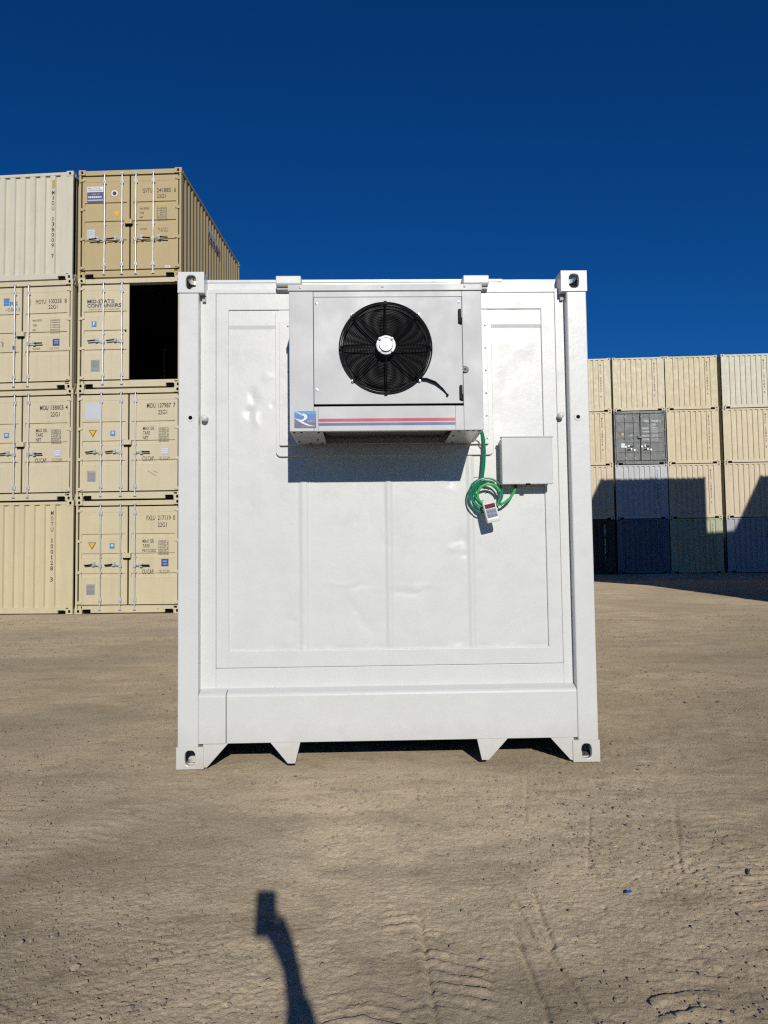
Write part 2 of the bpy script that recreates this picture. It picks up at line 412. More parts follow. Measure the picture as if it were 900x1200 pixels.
def make_gravel():
    rng = np.random.default_rng(8)
    ico = bmesh.new(); bmesh.ops.create_icosphere(ico, subdivisions=1, radius=1)
    bv = np.array([v.co[:] for v in ico.verts]); bf = [[v.index for v in f.verts] for f in ico.faces]; ico.free()
    V = []; Fc = []; k = 0
    n0 = 60000; ys = 1.95 + rng.random(n0) ** 1.5 * 15; xs = (rng.random(n0) - .5) * 1.15 * (ys + .4)
    dens = fbm(xs * 1.1, ys * 1.1, 201, 3) + np.where(xs < -.5, .1, 0) + np.where(xs > .9, .05, 0)
    keep = (rng.random(n0) < (dens - .35) * 3.2) & ~((np.abs(xs) < 1.35) & (ys > 4.4) & (ys < 11))
    xs, ys = xs[keep][:14000], ys[keep][:14000]; zs = ground_z(xs, ys)
    for x, y, zz in zip(xs, ys, zs):
        s = min(.017, .0015 + rng.exponential(.0019)) * (1 + .07 * y)
        P = bv * (1 + .5 * (rng.random((len(bv), 1)) - .5)) * np.array([1, .55 + .5 * rng.random(), .3 + .4 * rng.random()]) * s
        a = rng.random() * 6.28; c, sn = math.cos(a), math.sin(a)
        P = np.stack([P[:, 0] * c - P[:, 1] * sn + x, P[:, 0] * sn + P[:, 1] * c + y, P[:, 2] + zz + s * .08], -1)
        V.append(P); Fc += [[i + k for i in f] for f in bf]; k += len(bv)
    me = bpy.data.meshes.new('gravel'); me.from_pydata(np.concatenate(V).tolist(), [], Fc)
    o = put('gravel', me, [paint('dusty_stone', (0.34, 0.28, 0.205), 0.9, .35, .3, (.2, .17, .13), bump=.3, bscale=200)])
    o['kind'] = 'stuff'; o['label'] = 'small loose stones scattered over the dusty ground'
make_gravel()

# a scrap of blue plastic
mb = MB(); z0 = float(ground_z(np.array(.849), np.array(2.835))) + .004
SC_ = .72
mb.add([(-.016, -.008, 0), (.002, -.013, .004), (.017, .002, .002), (.012, .011, .009), (-.006, .008, .005), (-.016, -.008, .002), (.002, -.013, .006), (.017, .002, .004), (.012, .011, .011), (-.006, .008, .007)],
       [(0, 1, 2, 3, 4), (9, 8, 7, 6, 5), (0, 5, 6, 1), (1, 6, 7, 2), (2, 7, 8, 3), (3, 8, 9, 4), (4, 9, 5, 0)])
mb.v = [(p[0] * SC_, p[1] * SC_, p[2] * SC_) for p in mb.v]
tag(build(mb, 'plastic_scrap', plain('blue_plastic', (.02, .12, .38), .5), loc=(.849, 2.835, z0)), 'tiny bright blue plastic scrap lying on the dirt', 'litter')

# ---------------------------------------------------------------- shipping containers
W, H, L = 2.438, 2.591, 6.058
CW, CD, CHH = 0.165, 0.178, 0.118
CACHE = {}
def cached(key, fn):
    if key not in CACHE: CACHE[key] = fn()
    return CACHE[key]

def face_hole(mb, rect, hole, P, depth, n=24):
    """rect=(u0,v0,u1,v1) hole=(cu,cv,ru,rv, power); P(u,v,d) -> xyz with d = depth inward"""
    u0, v0, u1, v1 = rect; cu, cv, ru, rv, pw = hole
    an = sorted([2 * math.pi * k / n + 1e-4 for k in range(n)] + [math.atan2(v - cv, u - cu) % (2 * math.pi) for u in (u0, u1) for v in (v0, v1)])
    N = len(an); out = []; inn = []
    for a in an:
        c, s = math.cos(a), math.sin(a)
        t = min((((u1 if c > 0 else u0) - cu) / c) if abs(c) > 1e-9 else 1e9, (((v1 if s > 0 else v0) - cv) / s) if abs(s) > 1e-9 else 1e9)
        out.append((cu + t * c, cv + t * s))
        q = (abs(c / ru) ** pw + abs(s / rv) ** pw) ** (-1 / pw); inn.append((cu + q * c, cv + q * s))
    vs = [P(u, v, 0) for u, v in out] + [P(u, v, 0) for u, v in inn] + [P(u, v, depth) for u, v in inn]
    fs = [(i, (i + 1) % N, N + (i + 1) % N, N + i) for i in range(N)] + [(N + i, N + (i + 1) % N, 2 * N + (i + 1) % N, 2 * N + i) for i in range(N)]
    mb.add(vs, fs)
def casting_mesh(w, d, h, top, big=False, n=16, dark=True):
    """corner casting: x 0..w from the outer side, y 0..d, z 0..h; openings in front, outer side and top or bottom"""
    mb = MB()
    pw = 3.0
    hr = (.030, .042) if big else (.028, .036)
    face_hole(mb, (0, 0, w, h), (w * .5, h * .5, hr[0], hr[1], pw), lambda u, v, dd: (u, dd, v), .028, n)
    face_hole(mb, (0, 0, d, h), (d * .5, h * .5, .038, hr[1] * .9, pw), lambda u, v, dd: (dd, u, v), .028, n)
    zt = h if top else 0; sg = -1 if top else 1
    face_hole(mb, (0, 0, w, d), (w * .5, d * .5, .032, .058, pw), lambda u, v, dd: (u, v, zt + sg * dd), .028, n)
    zo = 0 if top else h
    mb.add([(0, 0, zo), (w, 0, zo), (w, d, zo), (0, d, zo)], [(0, 1, 2, 3)])
    mb.add([(w, 0, 0), (w, d, 0), (w, d, h), (w, 0, h)], [(0, 1, 2, 3)])
    mb.add([(0, d, 0), (w, d, 0), (w, d, h), (0, d, h)], [(0, 1, 2, 3)])
    if dark:
        e = .03; mb.add([(e, d * .45, e * .6), (w - .005, d * .45, e * .6), (w - .005, d * .45, h - .02), (e, d * .45, h - .02)], [(0, 1, 2, 3)], 1)  # near-black sheet stands in for the shade of the hollow casting
    return mb.mesh('corner_casting')
def castings(root, mat, Wd, Ln, Ht, w=CW, d=CD, h=CHH, big=False, proud=.004, bevel=0, dark=True):
    for top in (0, 1):
        me = cached(('cast', top, big, dark), lambda: casting_mesh(w, d, h, top, big, 24 if big else 12, dark))
        for sx in (1, -1):
            for sy in (1, -1):
                o = put('corner_casting', me, [mat, M_VOID] if dark else [mat], root, bevel=bevel)
                o.scale = (sx, sy, 1)
                o.location = (-proud if sx > 0 else Wd + proud, -proud if sy > 0 else Ln + proud, Ht - h + .002 if top else -0.002)

def frame_mesh(kind, open_front=False):
    mb = MB()
    p = .006; z0, z1 = CHH, H - CHH
    pw = .045 if kind == 'door' else .10
    for x0, x1 in ((p, p + pw), (W - p - pw, W - p)):
        mb.box(x0, x1, p, .06, z0 - .01, z1 + .01)
    for x0, x1 in ((p, .105), (W - .105, W - p)):
        if kind == 'door': mb.box(x0, x1, .075, .14, z0 - .01, z1 + .01)
        mb.box(x0, x1, L - .12, L - p, z0 - .01, z1 + .01)
    # header and sill
    if kind == 'door':
        mb.box(CW + .002, W - CW - .002, .006, .12, H - .125, H - .018)
        mb.box(.06, W - .06, .085, .12, H - .150, H - .120)
        sill = [(CW, .17), (W - CW, .17), (W - CW, .085), (W - CW - .02, .085), (W - CW - .02, .10), (W - CW - .20, .10), (W - CW - .20, .022),
                (CW + .20, .022), (CW + .20, .10), (CW + .02, .10), (CW + .02, .085), (CW, .085)]
        mb.prism(sill, 'y', .008, .12)
        mb.box(CW, CW + .22, .07, .12, .022, .10, 1); mb.box(W - CW - .22, W - CW, .07, .12, .022, .10, 1)  # near-black backing paints the shade in the sill recesses
        mb.box(.05, W - .05, .085, .12, .165, .195)
    else:
        mb.box(CW + .002, W - CW - .002, .004, .07, H - .085, H - .02)
        sill = [(CW, .15), (W - CW, .15), (W - CW, .075), (W - CW - .03, .075), (W - CW - .03, .085), (W - CW - .19, .085), (W - CW - .19, .018),
                (CW + .19, .018), (CW + .19, .085), (CW + .03, .085), (CW + .03, .075), (CW, .075)]
        mb.prism(sill, 'y', .006, .12)
        mb.box(CW, CW + .2, .06, .12, .018, .09, 1); mb.box(W - CW - .2, W - CW, .06, .12, .018, .09, 1)  # shade of the sill recesses painted as near-black backing
    # back rails
    mb.box(CW, W - CW, L - .08, L - .008, H - .085, H - .02); mb.box(CW, W - CW, L - .10, L - .008, .02, .15)
    # side rails
    for x0, x1 in ((.004, .06), (W - .06, W - .004)):
        mb.box(x0, x1, CD, L - CD, H - .08, H - .02)
        mb.box(x0, x1, CD, L - CD, .03, .165)
    # underframe
    for k in range(9): mb.box(.06, W - .06, .5 + k * .62, .56 + k * .62, .045, .15)
    return mb.mesh('frame')
def corr_profile(u0, u1, pitch, flat, slope, depth, lead):
    pts = [(u0, 0.0)]; u = u0 + lead
    while u + 2 * slope + (pitch - flat - 2 * slope) < u1 - lead * .6:
        rec = pitch - flat - 2 * slope
        pts += [(u, 0), (u + slope, depth), (u + slope + rec, depth), (u + 2 * slope + rec, 0)]; u += pitch
    pts.append((u1, 0)); return pts
def end_panel_mesh():
    mb = MB(); pr = corr_profile(.10, W - .10, .2465, .115, .020, .045, .165)
    z0, z1 = .14, H - .080
    mb.strip([(u, .010 + d, z0) for u, d in pr], [(u, .010 + d, z1) for u, d in pr])
    return mb.mesh('end_panel')
def side_mesh(sx):
    mb = MB(); pr = corr_profile(.17, L - .17, .278, .072, .068, .036, .04)
    z0, z1 = .15, H - .07
    X = (lambda d: .012 + d) if sx < 0 else (lambda d: W - .012 - d)
    mb.strip([(X(d), u, z0) for u, d in pr], [(X(d), u, z1) for u, d in pr])
    return mb.mesh('side_panel')
def roof_mesh():
    mb = MB(); pr = corr_profile(.06, L - .06, .21, .09, .015, .02, .08)
    mb.strip([(.03, u, H - .022 - d) for u, d in pr], [(W - .03, u, H - .022 - d) for u, d in pr]); return mb.mesh('roof_panel')
def back_mesh():
    mb = MB(); pr = corr_profile(.10, W - .10, .25, .11, .018, .045, .165)
    mb.strip([(u, L - .012 - d, .14) for u, d in pr], [(u, L - .012 - d, H - .07) for u, d in pr]); return mb.mesh('end_panel')
def floor_mesh():
    mb = MB(); mb.box(.03, W - .03, .09, L - .05, .145, .175); return mb.mesh('floor')
DZ0, DZ1 = .205, 2.435
DOORS = {'tan': [(.80, .915), (1.255, 1.37), (1.70, 1.815)], 'grey': [(.52, .60), (.98, 1.06), (1.22, 1.30), (1.46, 1.54), (1.96, 2.04)]}
def door_mesh(x0, x1, bands):
    mb = MB(); e = .055
    y0, yb = .022, .062
    mb.box(x0, x0 + e, y0, yb, DZ0, DZ1); mb.box(x1 - e, x1, y0, yb, DZ0, DZ1)
    prof = [(y0 + .005, DZ0)]
    for a, b in bands: prof += [(y0 + .005, a), (y0 + .036, a + .022), (y0 + .036, b - .003), (y0 + .005, b)]
    prof += [(y0 + .005, DZ1)]
    fr = x0 + e, x1 - e
    mb.strip([(fr[0], y, z) for y, z in prof], [(fr[1], y, z) for y, z in prof])
    mb.box(fr[0], fr[1], yb - .008, yb - .001, DZ0, DZ1)
    mb.box(fr[0], fr[1], y0 + .001, y0 + .03, DZ0, DZ0 + .10); mb.box(fr[0], fr[1], y0 + .001, y0 + .03, DZ1 - .13, DZ1)
    return mb.mesh('door')
def bar_mesh():
    mb = MB(); mb.tube([(0, 0, .105), (0, 0, 2.50)], .0165, 10)
    for z in (.075, 2.475):
        mb.box(-.034, .034, -.012, .022, z, z + .035); mb.box(-.02, .02, -.022, .012, z + .006, z + .028)
    for z in (.27, 2.25): mb.box(-.038, .038, -.004, .034, z, z + .085); mb.box(-.022, .022, -.022, .0, z + .015, z + .07)
    for z in (.92, 1.26): mb.box(-.030, .030, .0, .034, z, z + .035)
    return mb.mesh('locking_bar', True)
def handle_mesh(s, straight=False):
    mb = MB()
    k = .03 if not straight else 0.0
    mb.tube([(0, -.01, 0), (s * .05, -.022, .0), (s * .14, -.03, k), (s * .18, -.03, k)], .011, 6)
    mb.tube([(s * .17, -.03, k), (s * .24, -.03, k * .6), (s * .35, -.028, k * .35)], .016, 6, mi=1)
    mb.box(s * .15 - .03, s * .15 + .03, -.022, .03, k - .045, k + .05)
    mb.box(-.032, .032, -.022, .02, -.04, .04)
    return mb.mesh('handle', True)
def hinge_mesh():
    mb = MB(); mb.box(0, .075, -.002, .05, -.032, .032); mb.prism([(.075, -.028), (.125, -.012), (.125, .012), (.075, .028)], 'y', -.001, .03); mb.tube([(.022, -.004, -.05), (.022, -.004, .05)], .014, 8)
    return mb.mesh('hinge', True)

def sticker(root, name, x0, x1, z0, z1, mat, y=.0225, marks=None, label=None):
    mb = MB(); mb.box(x0, x1, y - .0025, y + .002, z0, z1)
    mats = [mat] if not isinstance(mat, list) else mat
    if marks: marks(mb, y - .0035)
    return build(mb, name, mats, root, label=label)
def tri(mb, cx, cz, r, y, mi):
    mb.prism([(cx - r, cz + r * .9), (cx + r, cz + r * .9), (cx, cz - r * .9)], 'y', y, y + .002, mi)
def lines(mb, x0, x1, z0, z1, n, y, mi, seed=1, gap=.5):
    rg = random.Random(seed); st = (z1 - z0) / n
    for k in range(n):
        z = z0 + k * st; x = x0
        while x < x1 - .012:
            w = rg.uniform(.012, .04); mb.add([(x, y, z), (min(x + w, x1), y, z), (min(x + w, x1), y, z + st * gap), (x, y, z + st * gap)], [(0, 1, 2, 3)], mi); x += w + .01

def container(spec):
    """builds one 20 ft container as an Empty with its parts; spec: dict(o, yaw, z, end, mat, ...)"""
    root = empty(spec.get('name', 'shipping_container'), (spec['x'], spec['y'], spec['z']), -spec['yaw'])
    tag(root, spec['label'], 'shipping container', spec.get('group'))
    m = spec['mat']
    door = spec['end'] == 'door'
    put('frame', cached(('frame', door), lambda: frame_mesh('door' if door else 'end')), [m, M_VOID], root)
    castings(root, m, W, L, H)
    put('side_panel', cached('sl', lambda: side_mesh(-1)), [m], root); put('side_panel', cached('sr', lambda: side_mesh(1)), [m], root)
    put('roof_panel', cached('roof', roof_mesh), [m], root)
    put('end_panel', cached('back', back_mesh), [m], root); put('floor', cached('floor', floor_mesh), [M_WOOD_SHADE], root)
    if not door:
        ep = put('end_panel', cached('end', end_panel_mesh), [m], root)
        if spec.get('serial'):
            mb = MB(); n = len(spec['serial']); sx = spec.get('sx', 1.98)
            vtext(mb, spec['serial'], sx, spec.get('sz', 2.12), .0075, .095, .127, .062, 0, .012)
            build(mb, 'lettering', [spec.get('ink', M_INK)], ep)
            if spec.get('patch'): sticker(ep, 'sticker', sx - .03, sx + .04, 2.2, 2.40, plain('yellowed_decal', (.42, .36, .14), .6), .008)
        return root
    bands = DOORS[spec.get('bands', 'tan')]; gask = MB()
    mid = W / 2
    gask.box(.052, (W - .052) if not spec.get('open') else mid - .02, .066, .072, .19, 2.46)
    build(gask, 'door_gasket', [M_VOID], root)
    rods = spec.get('rods', ((.62, 1.035), (1.365, 1.775)))
    hz = (.25, .94, 1.65, 2.35)
    for side in (0, 1):
        x0, x1 = ((.082, mid - .020) if side == 0 else (mid + .018, W - .082))
        opened = spec.get('open') and side == 1
        dr = put('door', cached(('door', side, spec.get('bands', 'tan')), lambda: door_mesh(x0, x1, bands)), [m], root)
        if opened:        # swung right round against the side wall
            dr.matrix_local = Matrix.Translation((W + .012, .02, 0)) @ Matrix.Rotation(R(-91.5) + math.pi * 0, 4, 'Z') @ Matrix.Scale(-1, 4, (1, 0, 0)) @ Matrix.Translation((-(W - .03), 0, 0)) 
            dr.matrix_local = Matrix.Translation((W + .075, .02, 0)) @ Matrix.Rotation(R(-91.0), 4, 'Z') @ Matrix.Translation((-(W - .03), 0, 0))
        for rx in rods[side]:
            put('locking_bar', cached('bar', bar_mesh), [spec.get('rodmat', M_ZINC)], dr, (rx, -.012, 0))
        for hx, s, hzz, st in spec.get('handles', ((.62, -1, .90, 0), (1.035, -1, .90, 0), (1.365, 1, .90, 0), (1.775, 1, .90, 0))):
            if (hx < mid) != (side == 0): continue
            put('handle', cached(('handle', s, st), lambda: handle_mesh(s, st)), [M_ZINC, M_VOID], dr, (hx, -.015, hzz))
        for z in hz:
            h = put('hinge', cached('hinge', hinge_mesh), [m], dr, ((.024 if side == 0 else W - .024), 0, z))
            if side: h.scale = (-1, 1, 1)
    if spec.get('open'):
        lin = MB(); lin.box(W - .075, W - .062, .16, L - .08, .18, H - .06); lin.box(.062, .075, .16, L - .08, .18, H - .06); lin.box(.08, W - .08, L - .09, L - .075, .18, H - .06); lin.box(.08, W - .08, .15, L - .095, H - .075, H - .06)  # added dark sheets standing in for the shade behind the open door
        build(lin, 'shade_lining', [M_WOOD_SHADE], root)
    if not spec.get('open'):
        mb = MB(); mb.box(mid - .11, mid + .075, -.055, .03, 1.26, 1.37); mb.box(mid - .10, mid + .065, -.045, .02, 1.235, 1.259, 1); mb.box(mid - .12, mid - .08, -.03, .03, 1.37, 1.40)
        build(mb, 'lock_box', [m, M_VOID], root, bevel=.006)
    doors = [c for c in root.children if c.name.startswith('door') and not c.name.startswith('door_g')]
    spec['deco'](doors[0], doors[1] if len(doors) > 1 else None)
    return root

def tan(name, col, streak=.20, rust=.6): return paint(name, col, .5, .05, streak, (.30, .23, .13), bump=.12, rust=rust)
C_TOPL = tan('cream_white_paint', (.62, .58, .455)); C_TAN = tan('tan_paint', (.49, .38, .19)); C_CR1 = tan('sand_cream_paint', (.63, .54, .36))
C_CR2 = tan('yellow_cream_paint', (.62, .53, .33)); C_CR3 = tan('warm_cream_paint', (.62, .535, .355), .18); C_CR4 = tan('peach_cream_paint', (.63, .53, .37), .2)
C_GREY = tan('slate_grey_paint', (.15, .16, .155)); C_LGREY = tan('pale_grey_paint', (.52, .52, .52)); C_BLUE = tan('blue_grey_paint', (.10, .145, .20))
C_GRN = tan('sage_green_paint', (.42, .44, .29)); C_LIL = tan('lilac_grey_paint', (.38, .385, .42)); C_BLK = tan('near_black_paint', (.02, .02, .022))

CODE_Z = 2.12
def code_block(mb, s, x0, wid, kind='stencil', y=.0205, x_suffix=None):
    a, b = s
    text(mb, a, x0, 2.135, y, .085, wid, 0, .012)
    text(mb, b, x0 + wid * .50, 1.995, y, .08, .22, 0, .012)
def weights(mb, rows, x0, y=.0205, ink=0, numx=.36, bold=.010, ch=.052):
    for k, (lab, val, z) in enumerate(rows):
        if lab: text(mb, lab, x0, z, y, ch, None, ink, bold)
        if val: text(mb, val, x0 + numx, z, y, ch * .78, .24, 1, 0)
        if val: text(mb, val.replace('KG', 'LB'), x0 + numx, z - .052, y, ch * .7, .24, 1, 0)

def deco_top(dl, dr):
    mb = MB(); text(mb, 'GVTU', 1.51, 2.02, .0205, .10, .23); text(mb, '241885', 1.85, 2.02, .0205, .10, .33); text(mb, '6', 2.255, 2.02, .0205, .10, .05)
    text(mb, '22G1', 1.85, 1.885, .0205, .085, .21)
    weights(mb, (('MAX.GROSS', '30480KG', 1.62), ('TARE', '2180KG', 1.515), ('NET', '28300KG', 1.41)), 1.45, numx=.40, ch=.045, bold=0)
    text(mb, 'CU.CAP.', 1.46, 1.13, .0205, .04, .16); text(mb, '33.2 CUM', 1.88, 1.13, .0205, .04, .22, 1); text(mb, '1170 CUF', 1.90, 1.07, .0205, .04, .22, 1)
    build(mb, 'lettering', [M_INK, M_INK2], dr)
    def mk(b, y):
        text(b, 'MID-STATE', .22, 2.14, y, .036, .28, 1, .01); text(b, 'CONTAINERS', .22, 2.09, y, .036, .34, 1, .01)
    sticker(dl, 'sticker', .195, .575, 2.07, 2.20, [M_WINK, M_PURP], marks=mk)
    def mk2(b, y):
        text(b, 'CALL US', .30, 2.01, y, .022, .18, 1); lines(b, .22, .54, 1.93, 1.975, 1, y, 1, 5, .9); b.box(.205, .565, y, y + .001, 1.86, 1.89, 2)
    sticker(dl, 'sticker', .195, .575, 1.82, 2.067, [M_PURP, M_WINK, M_LILAC], marks=mk2)
    mb = MB(); mb.lathe([(0.0001, -.003), (.078, -.003), (.078, 0)], (.845, .0215, 2.025), 24); mb.lathe([(.035, -.001), (.048, -.001)], (.845, .0180, 2.025), 20, 1); mb.box(.838, .852, .0170, .0178, 1.995, 2.055, 1)
    build(mb, 'sticker', [M_WINK, M_PURP], dl)
    mb = MB(); tri(mb, .905, 1.52, .083, .019, 0); build(mb, 'warning_triangle', [M_YEL], dl)
    def mk3(b, y): lines(b, .22, .36, .96, 1.15, 7, y, 1, 3, .4)
    sticker(dl, 'data_plate', .205, .38, .94, 1.17, [M_PLATE, M_DPLATE], marks=mk3)
    def mk4(b, y): lines(b, 2.07, 2.16, .225, .245, 1, y, 1, 4, .8)
    sticker(dr, 'sticker', 2.055, 2.175, .21, .265, [M_WINK, M_INK], marks=mk4)
def deco_open(dl, dr):
    mb = MB()
    text(mb, 'MID-STAT', .21, 2.01, .0205, .082, .55, 0, .02); text(mb, 'CONTAIN', .21, 1.91, .0205, .082, .55, 0, .02); text(mb, 'RS', .865, 1.91, .0205, .082, .155, 0, .02)
    text(mb, 'MIDSTATECONTAINERS.COM', .24, 1.845, .0205, .028, .74, 1)
    o = build(mb, 'lettering', [plain('logo_slate', (.05, .05, .085), .5), plain('logo_grey', (.25, .25, .28), .5)], dl)
    for z in (2.01, 1.91):
        for k in range(3):
            mb = MB(); mb.box(.775, .85, .0198, .0205, z + k * .031, z + k * .031 + .02); build(mb, 'letter_bar', [plain('logo_grey', (.25, .25, .28), .5)], dl)
    def mk(b, y): text(b, 'P', .35, 1.475, y, .08, .05, 1, .03)
    sticker(dl, 'sticker', .32, .43, 1.45, 1.575, [M_LBLUE, M_WINK], marks=mk)
    def mk3(b, y): lines(b, .325, .50, .42, .65, 8, y, 1, 3, .35)
    sticker(dl, 'data_plate', .306, .515, .395, .67, [M_DPLATE, M_INK2], marks=mk3)
    mb = MB(); mb.box(1.10, 1.14, .018, .024, 1.33, 1.35); build(mb, 'lock_tab', [M_VOID], dl)
def deco_motu2(dl, dr):
    mb = MB(); text(mb, 'MOTU', 1.54, 2.03, .0205, .10, .24); text(mb, '100258', 1.86, 2.04, .0205, .10, .30); text(mb, '8', 2.235, 2.04, .0205, .10, .05)
    text(mb, '22G1', 1.85, 1.91, .0205, .09, .21)
    weights(mb, (('MAX.GROSS', '30480KG', 1.62), ('TARE', '2180KG', 1.505), ('NET', '28300KG', 1.39)), 1.47, numx=.42, ch=.045, bold=0)
    text(mb, 'CU.CAP.', 1.48, .95, .0205, .04, .18); text(mb, '33.2 CUM', 1.88, .95, .0205, .04, .22, 1)
    build(mb, 'lettering', [M_INK, M_INK2], dr)
    def mk(b, y): text(b, 'KEEP', 2.00, 1.13, y, .028, .10, 1); text(b, 'CLEAR', 2.00, 1.08, y, .028, .10, 1)
    sticker(dr, 'sticker', 1.96, 2.12, 1.03, 1.19, [plain('royal_blue_decal', (.03, .07, .30), .5), M_WINK], y=.0205, marks=mk)
    sticker(dr, 'sticker', 1.36, 1.42, 2.0, 2.16, [plain('yellowed_decal', (.42, .36, .14), .6)])
    mb = MB(); text(mb, 'RS', .91, 2.02, .0205, .085, .19, 0, .02); text(mb, '-0893', .80, 1.88, .0205, .08, .36, 1)
    build(mb, 'lettering', [plain('logo_teal', (.04, .22, .36), .5), plain('steel_blue_ink', (.16, .26, .36), .5)], dl)
    for k in range(3):
        mb = MB(); mb.box(.76, .895, .0198, .0205, 2.02 + k * .062, 2.07 + k * .062); build(mb, 'letter_bar', [M_LBLUE], dl)
    mb = MB(); mb.tube([(.72, .017, 1.16), (.76, .015, 1.13), (.75, .016, 1.05)], .011, 6); build(mb, 'catch', [plain('slate_metal', (.16, .17, .24), .4)], dl)
def deco_midu(code, third='NET', blue=(.845, 'disp'), sq=None, wsq=None, scratch=False, tz=1.54, dz=0.0):
    def f(dl, dr):
        mb = MB(); a, b, c = code
        text(mb, a, 1.64, 2.115 + dz, .0205, .105, .20, 0, .006); text(mb, b, 1.90, 2.115 + dz, .0205, .105, .30, 0, .006); text(mb, c, 2.25, 2.115 + dz, .0205, .105, .055, 0, .006)
        text(mb, '22G1', 1.90, 1.96 + dz, .0205, .10, .21, 0, .006)
        weights(mb, (('MAX GR.', '30480KG', 1.60 + dz), ('TARE', '2220KG', 1.495 + dz), (third, '28260KG', 1.385 + dz)), 1.55, numx=.36, ch=.078, bold=.004)
        text(mb, 'CU.CAP.', 1.54, .90 + dz, .0205, .09, .28, 0, .006); text(mb, '/33.2CUM', 1.93, .91 + dz, .0205, .07, .24, 1)
        build(mb, 'lettering', [M_INK, M_INK2], dr)
        if sq == 'lilac':
            def mk(b_, y): lines(b_, 2.0, 2.13, 1.06, 1.19, 3, y, 1, 3, .5)
            sticker(dr, 'sticker', 1.985, 2.15, 1.03, 1.195, [M_LILAC, M_WINK], marks=mk)
        else:
            def mk(b_, y): text(b_, 'KEEP', 2.02, 1.16, y, .028, .09, 1); text(b_, 'CLEAR', 2.02, 1.10, y, .028, .10, 1)
            sticker(dr, 'sticker', 1.985, 2.15, 1.06, 1.23, [plain('royal_blue_decal', (.03, .07, .30), .5), M_WINK], marks=mk)
        mb = MB(); tri(mb, .38, tz, .092, .019, 0); tri(mb, .38, tz + .008, .070, .0175, 1); build(mb, 'warning_triangle', [M_INK, M_YEL], dl)
        def mk(b_, y): b_.box(blue[0] - .028, blue[0] + .03, y, y + .001, tz - .02, tz + .04, 1)
        sticker(dl, 'sticker', blue[0] - .055, blue[0] + .055, tz - .06, tz + .06, [M_LBLUE, plain('pale_blue_decal', (.45, .62, .72), .5)], marks=mk)
        def mk3(b_, y): lines(b_, .28, .44, .45, .64, 7, y, 1, 3, .35)
        sticker(dl, 'data_plate', .255, .45, .43, .67, [M_DPLATE, M_INK2], marks=mk3)
        if wsq:
            def mk5(b_, y): lines(b_, .23, .53, 2.03, 2.05, 1, y, 1, 9, .3)
            sticker(dl, 'sticker', .205, .58, 1.86, 2.24, [plain('faded_white_decal', (.55, .57, .59), .5), M_PLATE], marks=mk5)
        if scratch:
            mb = MB(); mb.tube([(1.66, .019, .66), (1.76, .018, .60), (1.86, .019, .54)], .004, 4); build(mb, 'scuff_mark', [M_INK2], dr)
            mb = MB(); mb.tube([(1.79, .019, .66), (1.90, .019, .61)], .003, 4); build(mb, 'scuff_mark', [M_INK2], dr)
    return f
def deco_grey(dl, dr):
    mb = MB(); text(mb, 'TGHU', 1.42, 2.02, .0205, .10, .22, 0, .02); text(mb, '778628', 1.76, 2.02, .0205, .10, .30, 0, .02); text(mb, '2', 2.14, 2.02, .0205, .11, .05, 0, .02); text(mb, '22G1', 1.77, 1.87, .0205, .09, .20, 0, .02)
    for lab, v, z in (('MAX.GR.', '30480 KG', 1.70), ('TARE', '2230 KG', 1.53), ('PAYLOAD', '28250 KG', 1.34), ('CU.CAP.', '33.2 CUM', 1.17)):
        text(mb, lab, 1.33, z, .0205, .075, .32, 0, .02); text(mb, v, 1.75, z + .03, .0205, .055, .30, 0, .01); text(mb, v, 1.75, z - .045, .0205, .05, .30, 0, 0)
    build(mb, 'lettering', [M_WINK], dr)
    mb = MB(); tri(mb, .40, 1.45, .08, .019, 0); build(mb, 'warning_triangle', [M_YEL], dl)
    sticker(dl, 'data_plate', .32, .52, .82, 1.04, [M_WINK])
    mb = MB(); lines(mb, .75, .90, 1.38, 1.46, 2, .0205, 0, 5); build(mb, 'lettering', [M_PLATE], dl)

LO = (-7.073, 17.866, .0406); RO = (11.071, 37.12, .0658)
def at(o, b, dep=0.0, yaw=None):
    y = o[2]; return (o[0] + b * math.cos(y) + dep * math.sin(y), o[1] - b * math.sin(y) + dep * math.cos(y))
LG = 'containers stacked on the left behind the white container'; RG = 'containers stacked on the far right'
HN = dict(handles=((.58, -1, 1.09, 0), (1.045, -1, 1.09, 0), (1.38, 1, 1.09, 1)), rods=((.58, 1.045), (1.38,)))
def left(b, yaw, row, **k):
    # b = where the right edge stands along the stack's front
    ex, ey = at(LO, b + W); x = ex - W * math.cos(yaw); y = ey + W * math.sin(yaw)
    return container(dict(x=x, y=y, z=row * H + row * .002, yaw=yaw, group=LG, **k))
# second column from the left, bottom to top
left(.005, .0406, 0, end='door', mat=C_CR2, label='cream container with yellow warning triangle at the bottom of the door stack, reading FXLU 217119', deco=deco_midu(('FXLU', '217119', '0'), 'PAYLOAD'), **HN)
left(.000, .0406, 1, end='door', mat=C_CR3, label='cream container with lilac sticker and white square decal, reading MIDU 137987', deco=deco_midu(('MIDU', '137987', '7'), 'NET', sq='lilac', wsq=True, scratch=True), **HN)
left(.010, .0406, 2, end='door', mat=C_CR1, label='cream container with its right door open on a black interior', open=True, deco=deco_open, handles=((.60, -1, 1.09, 0), (1.04, -1, 1.09, 0), (1.38, 1, .966, 1)), rods=((.60, 1.04), (1.38, 1.775)))
top_c = left(.0, .0406, 3, end='door', mat=C_TAN, label='darker tan container on top of the door stack, reading GVTU 241885', deco=deco_top)
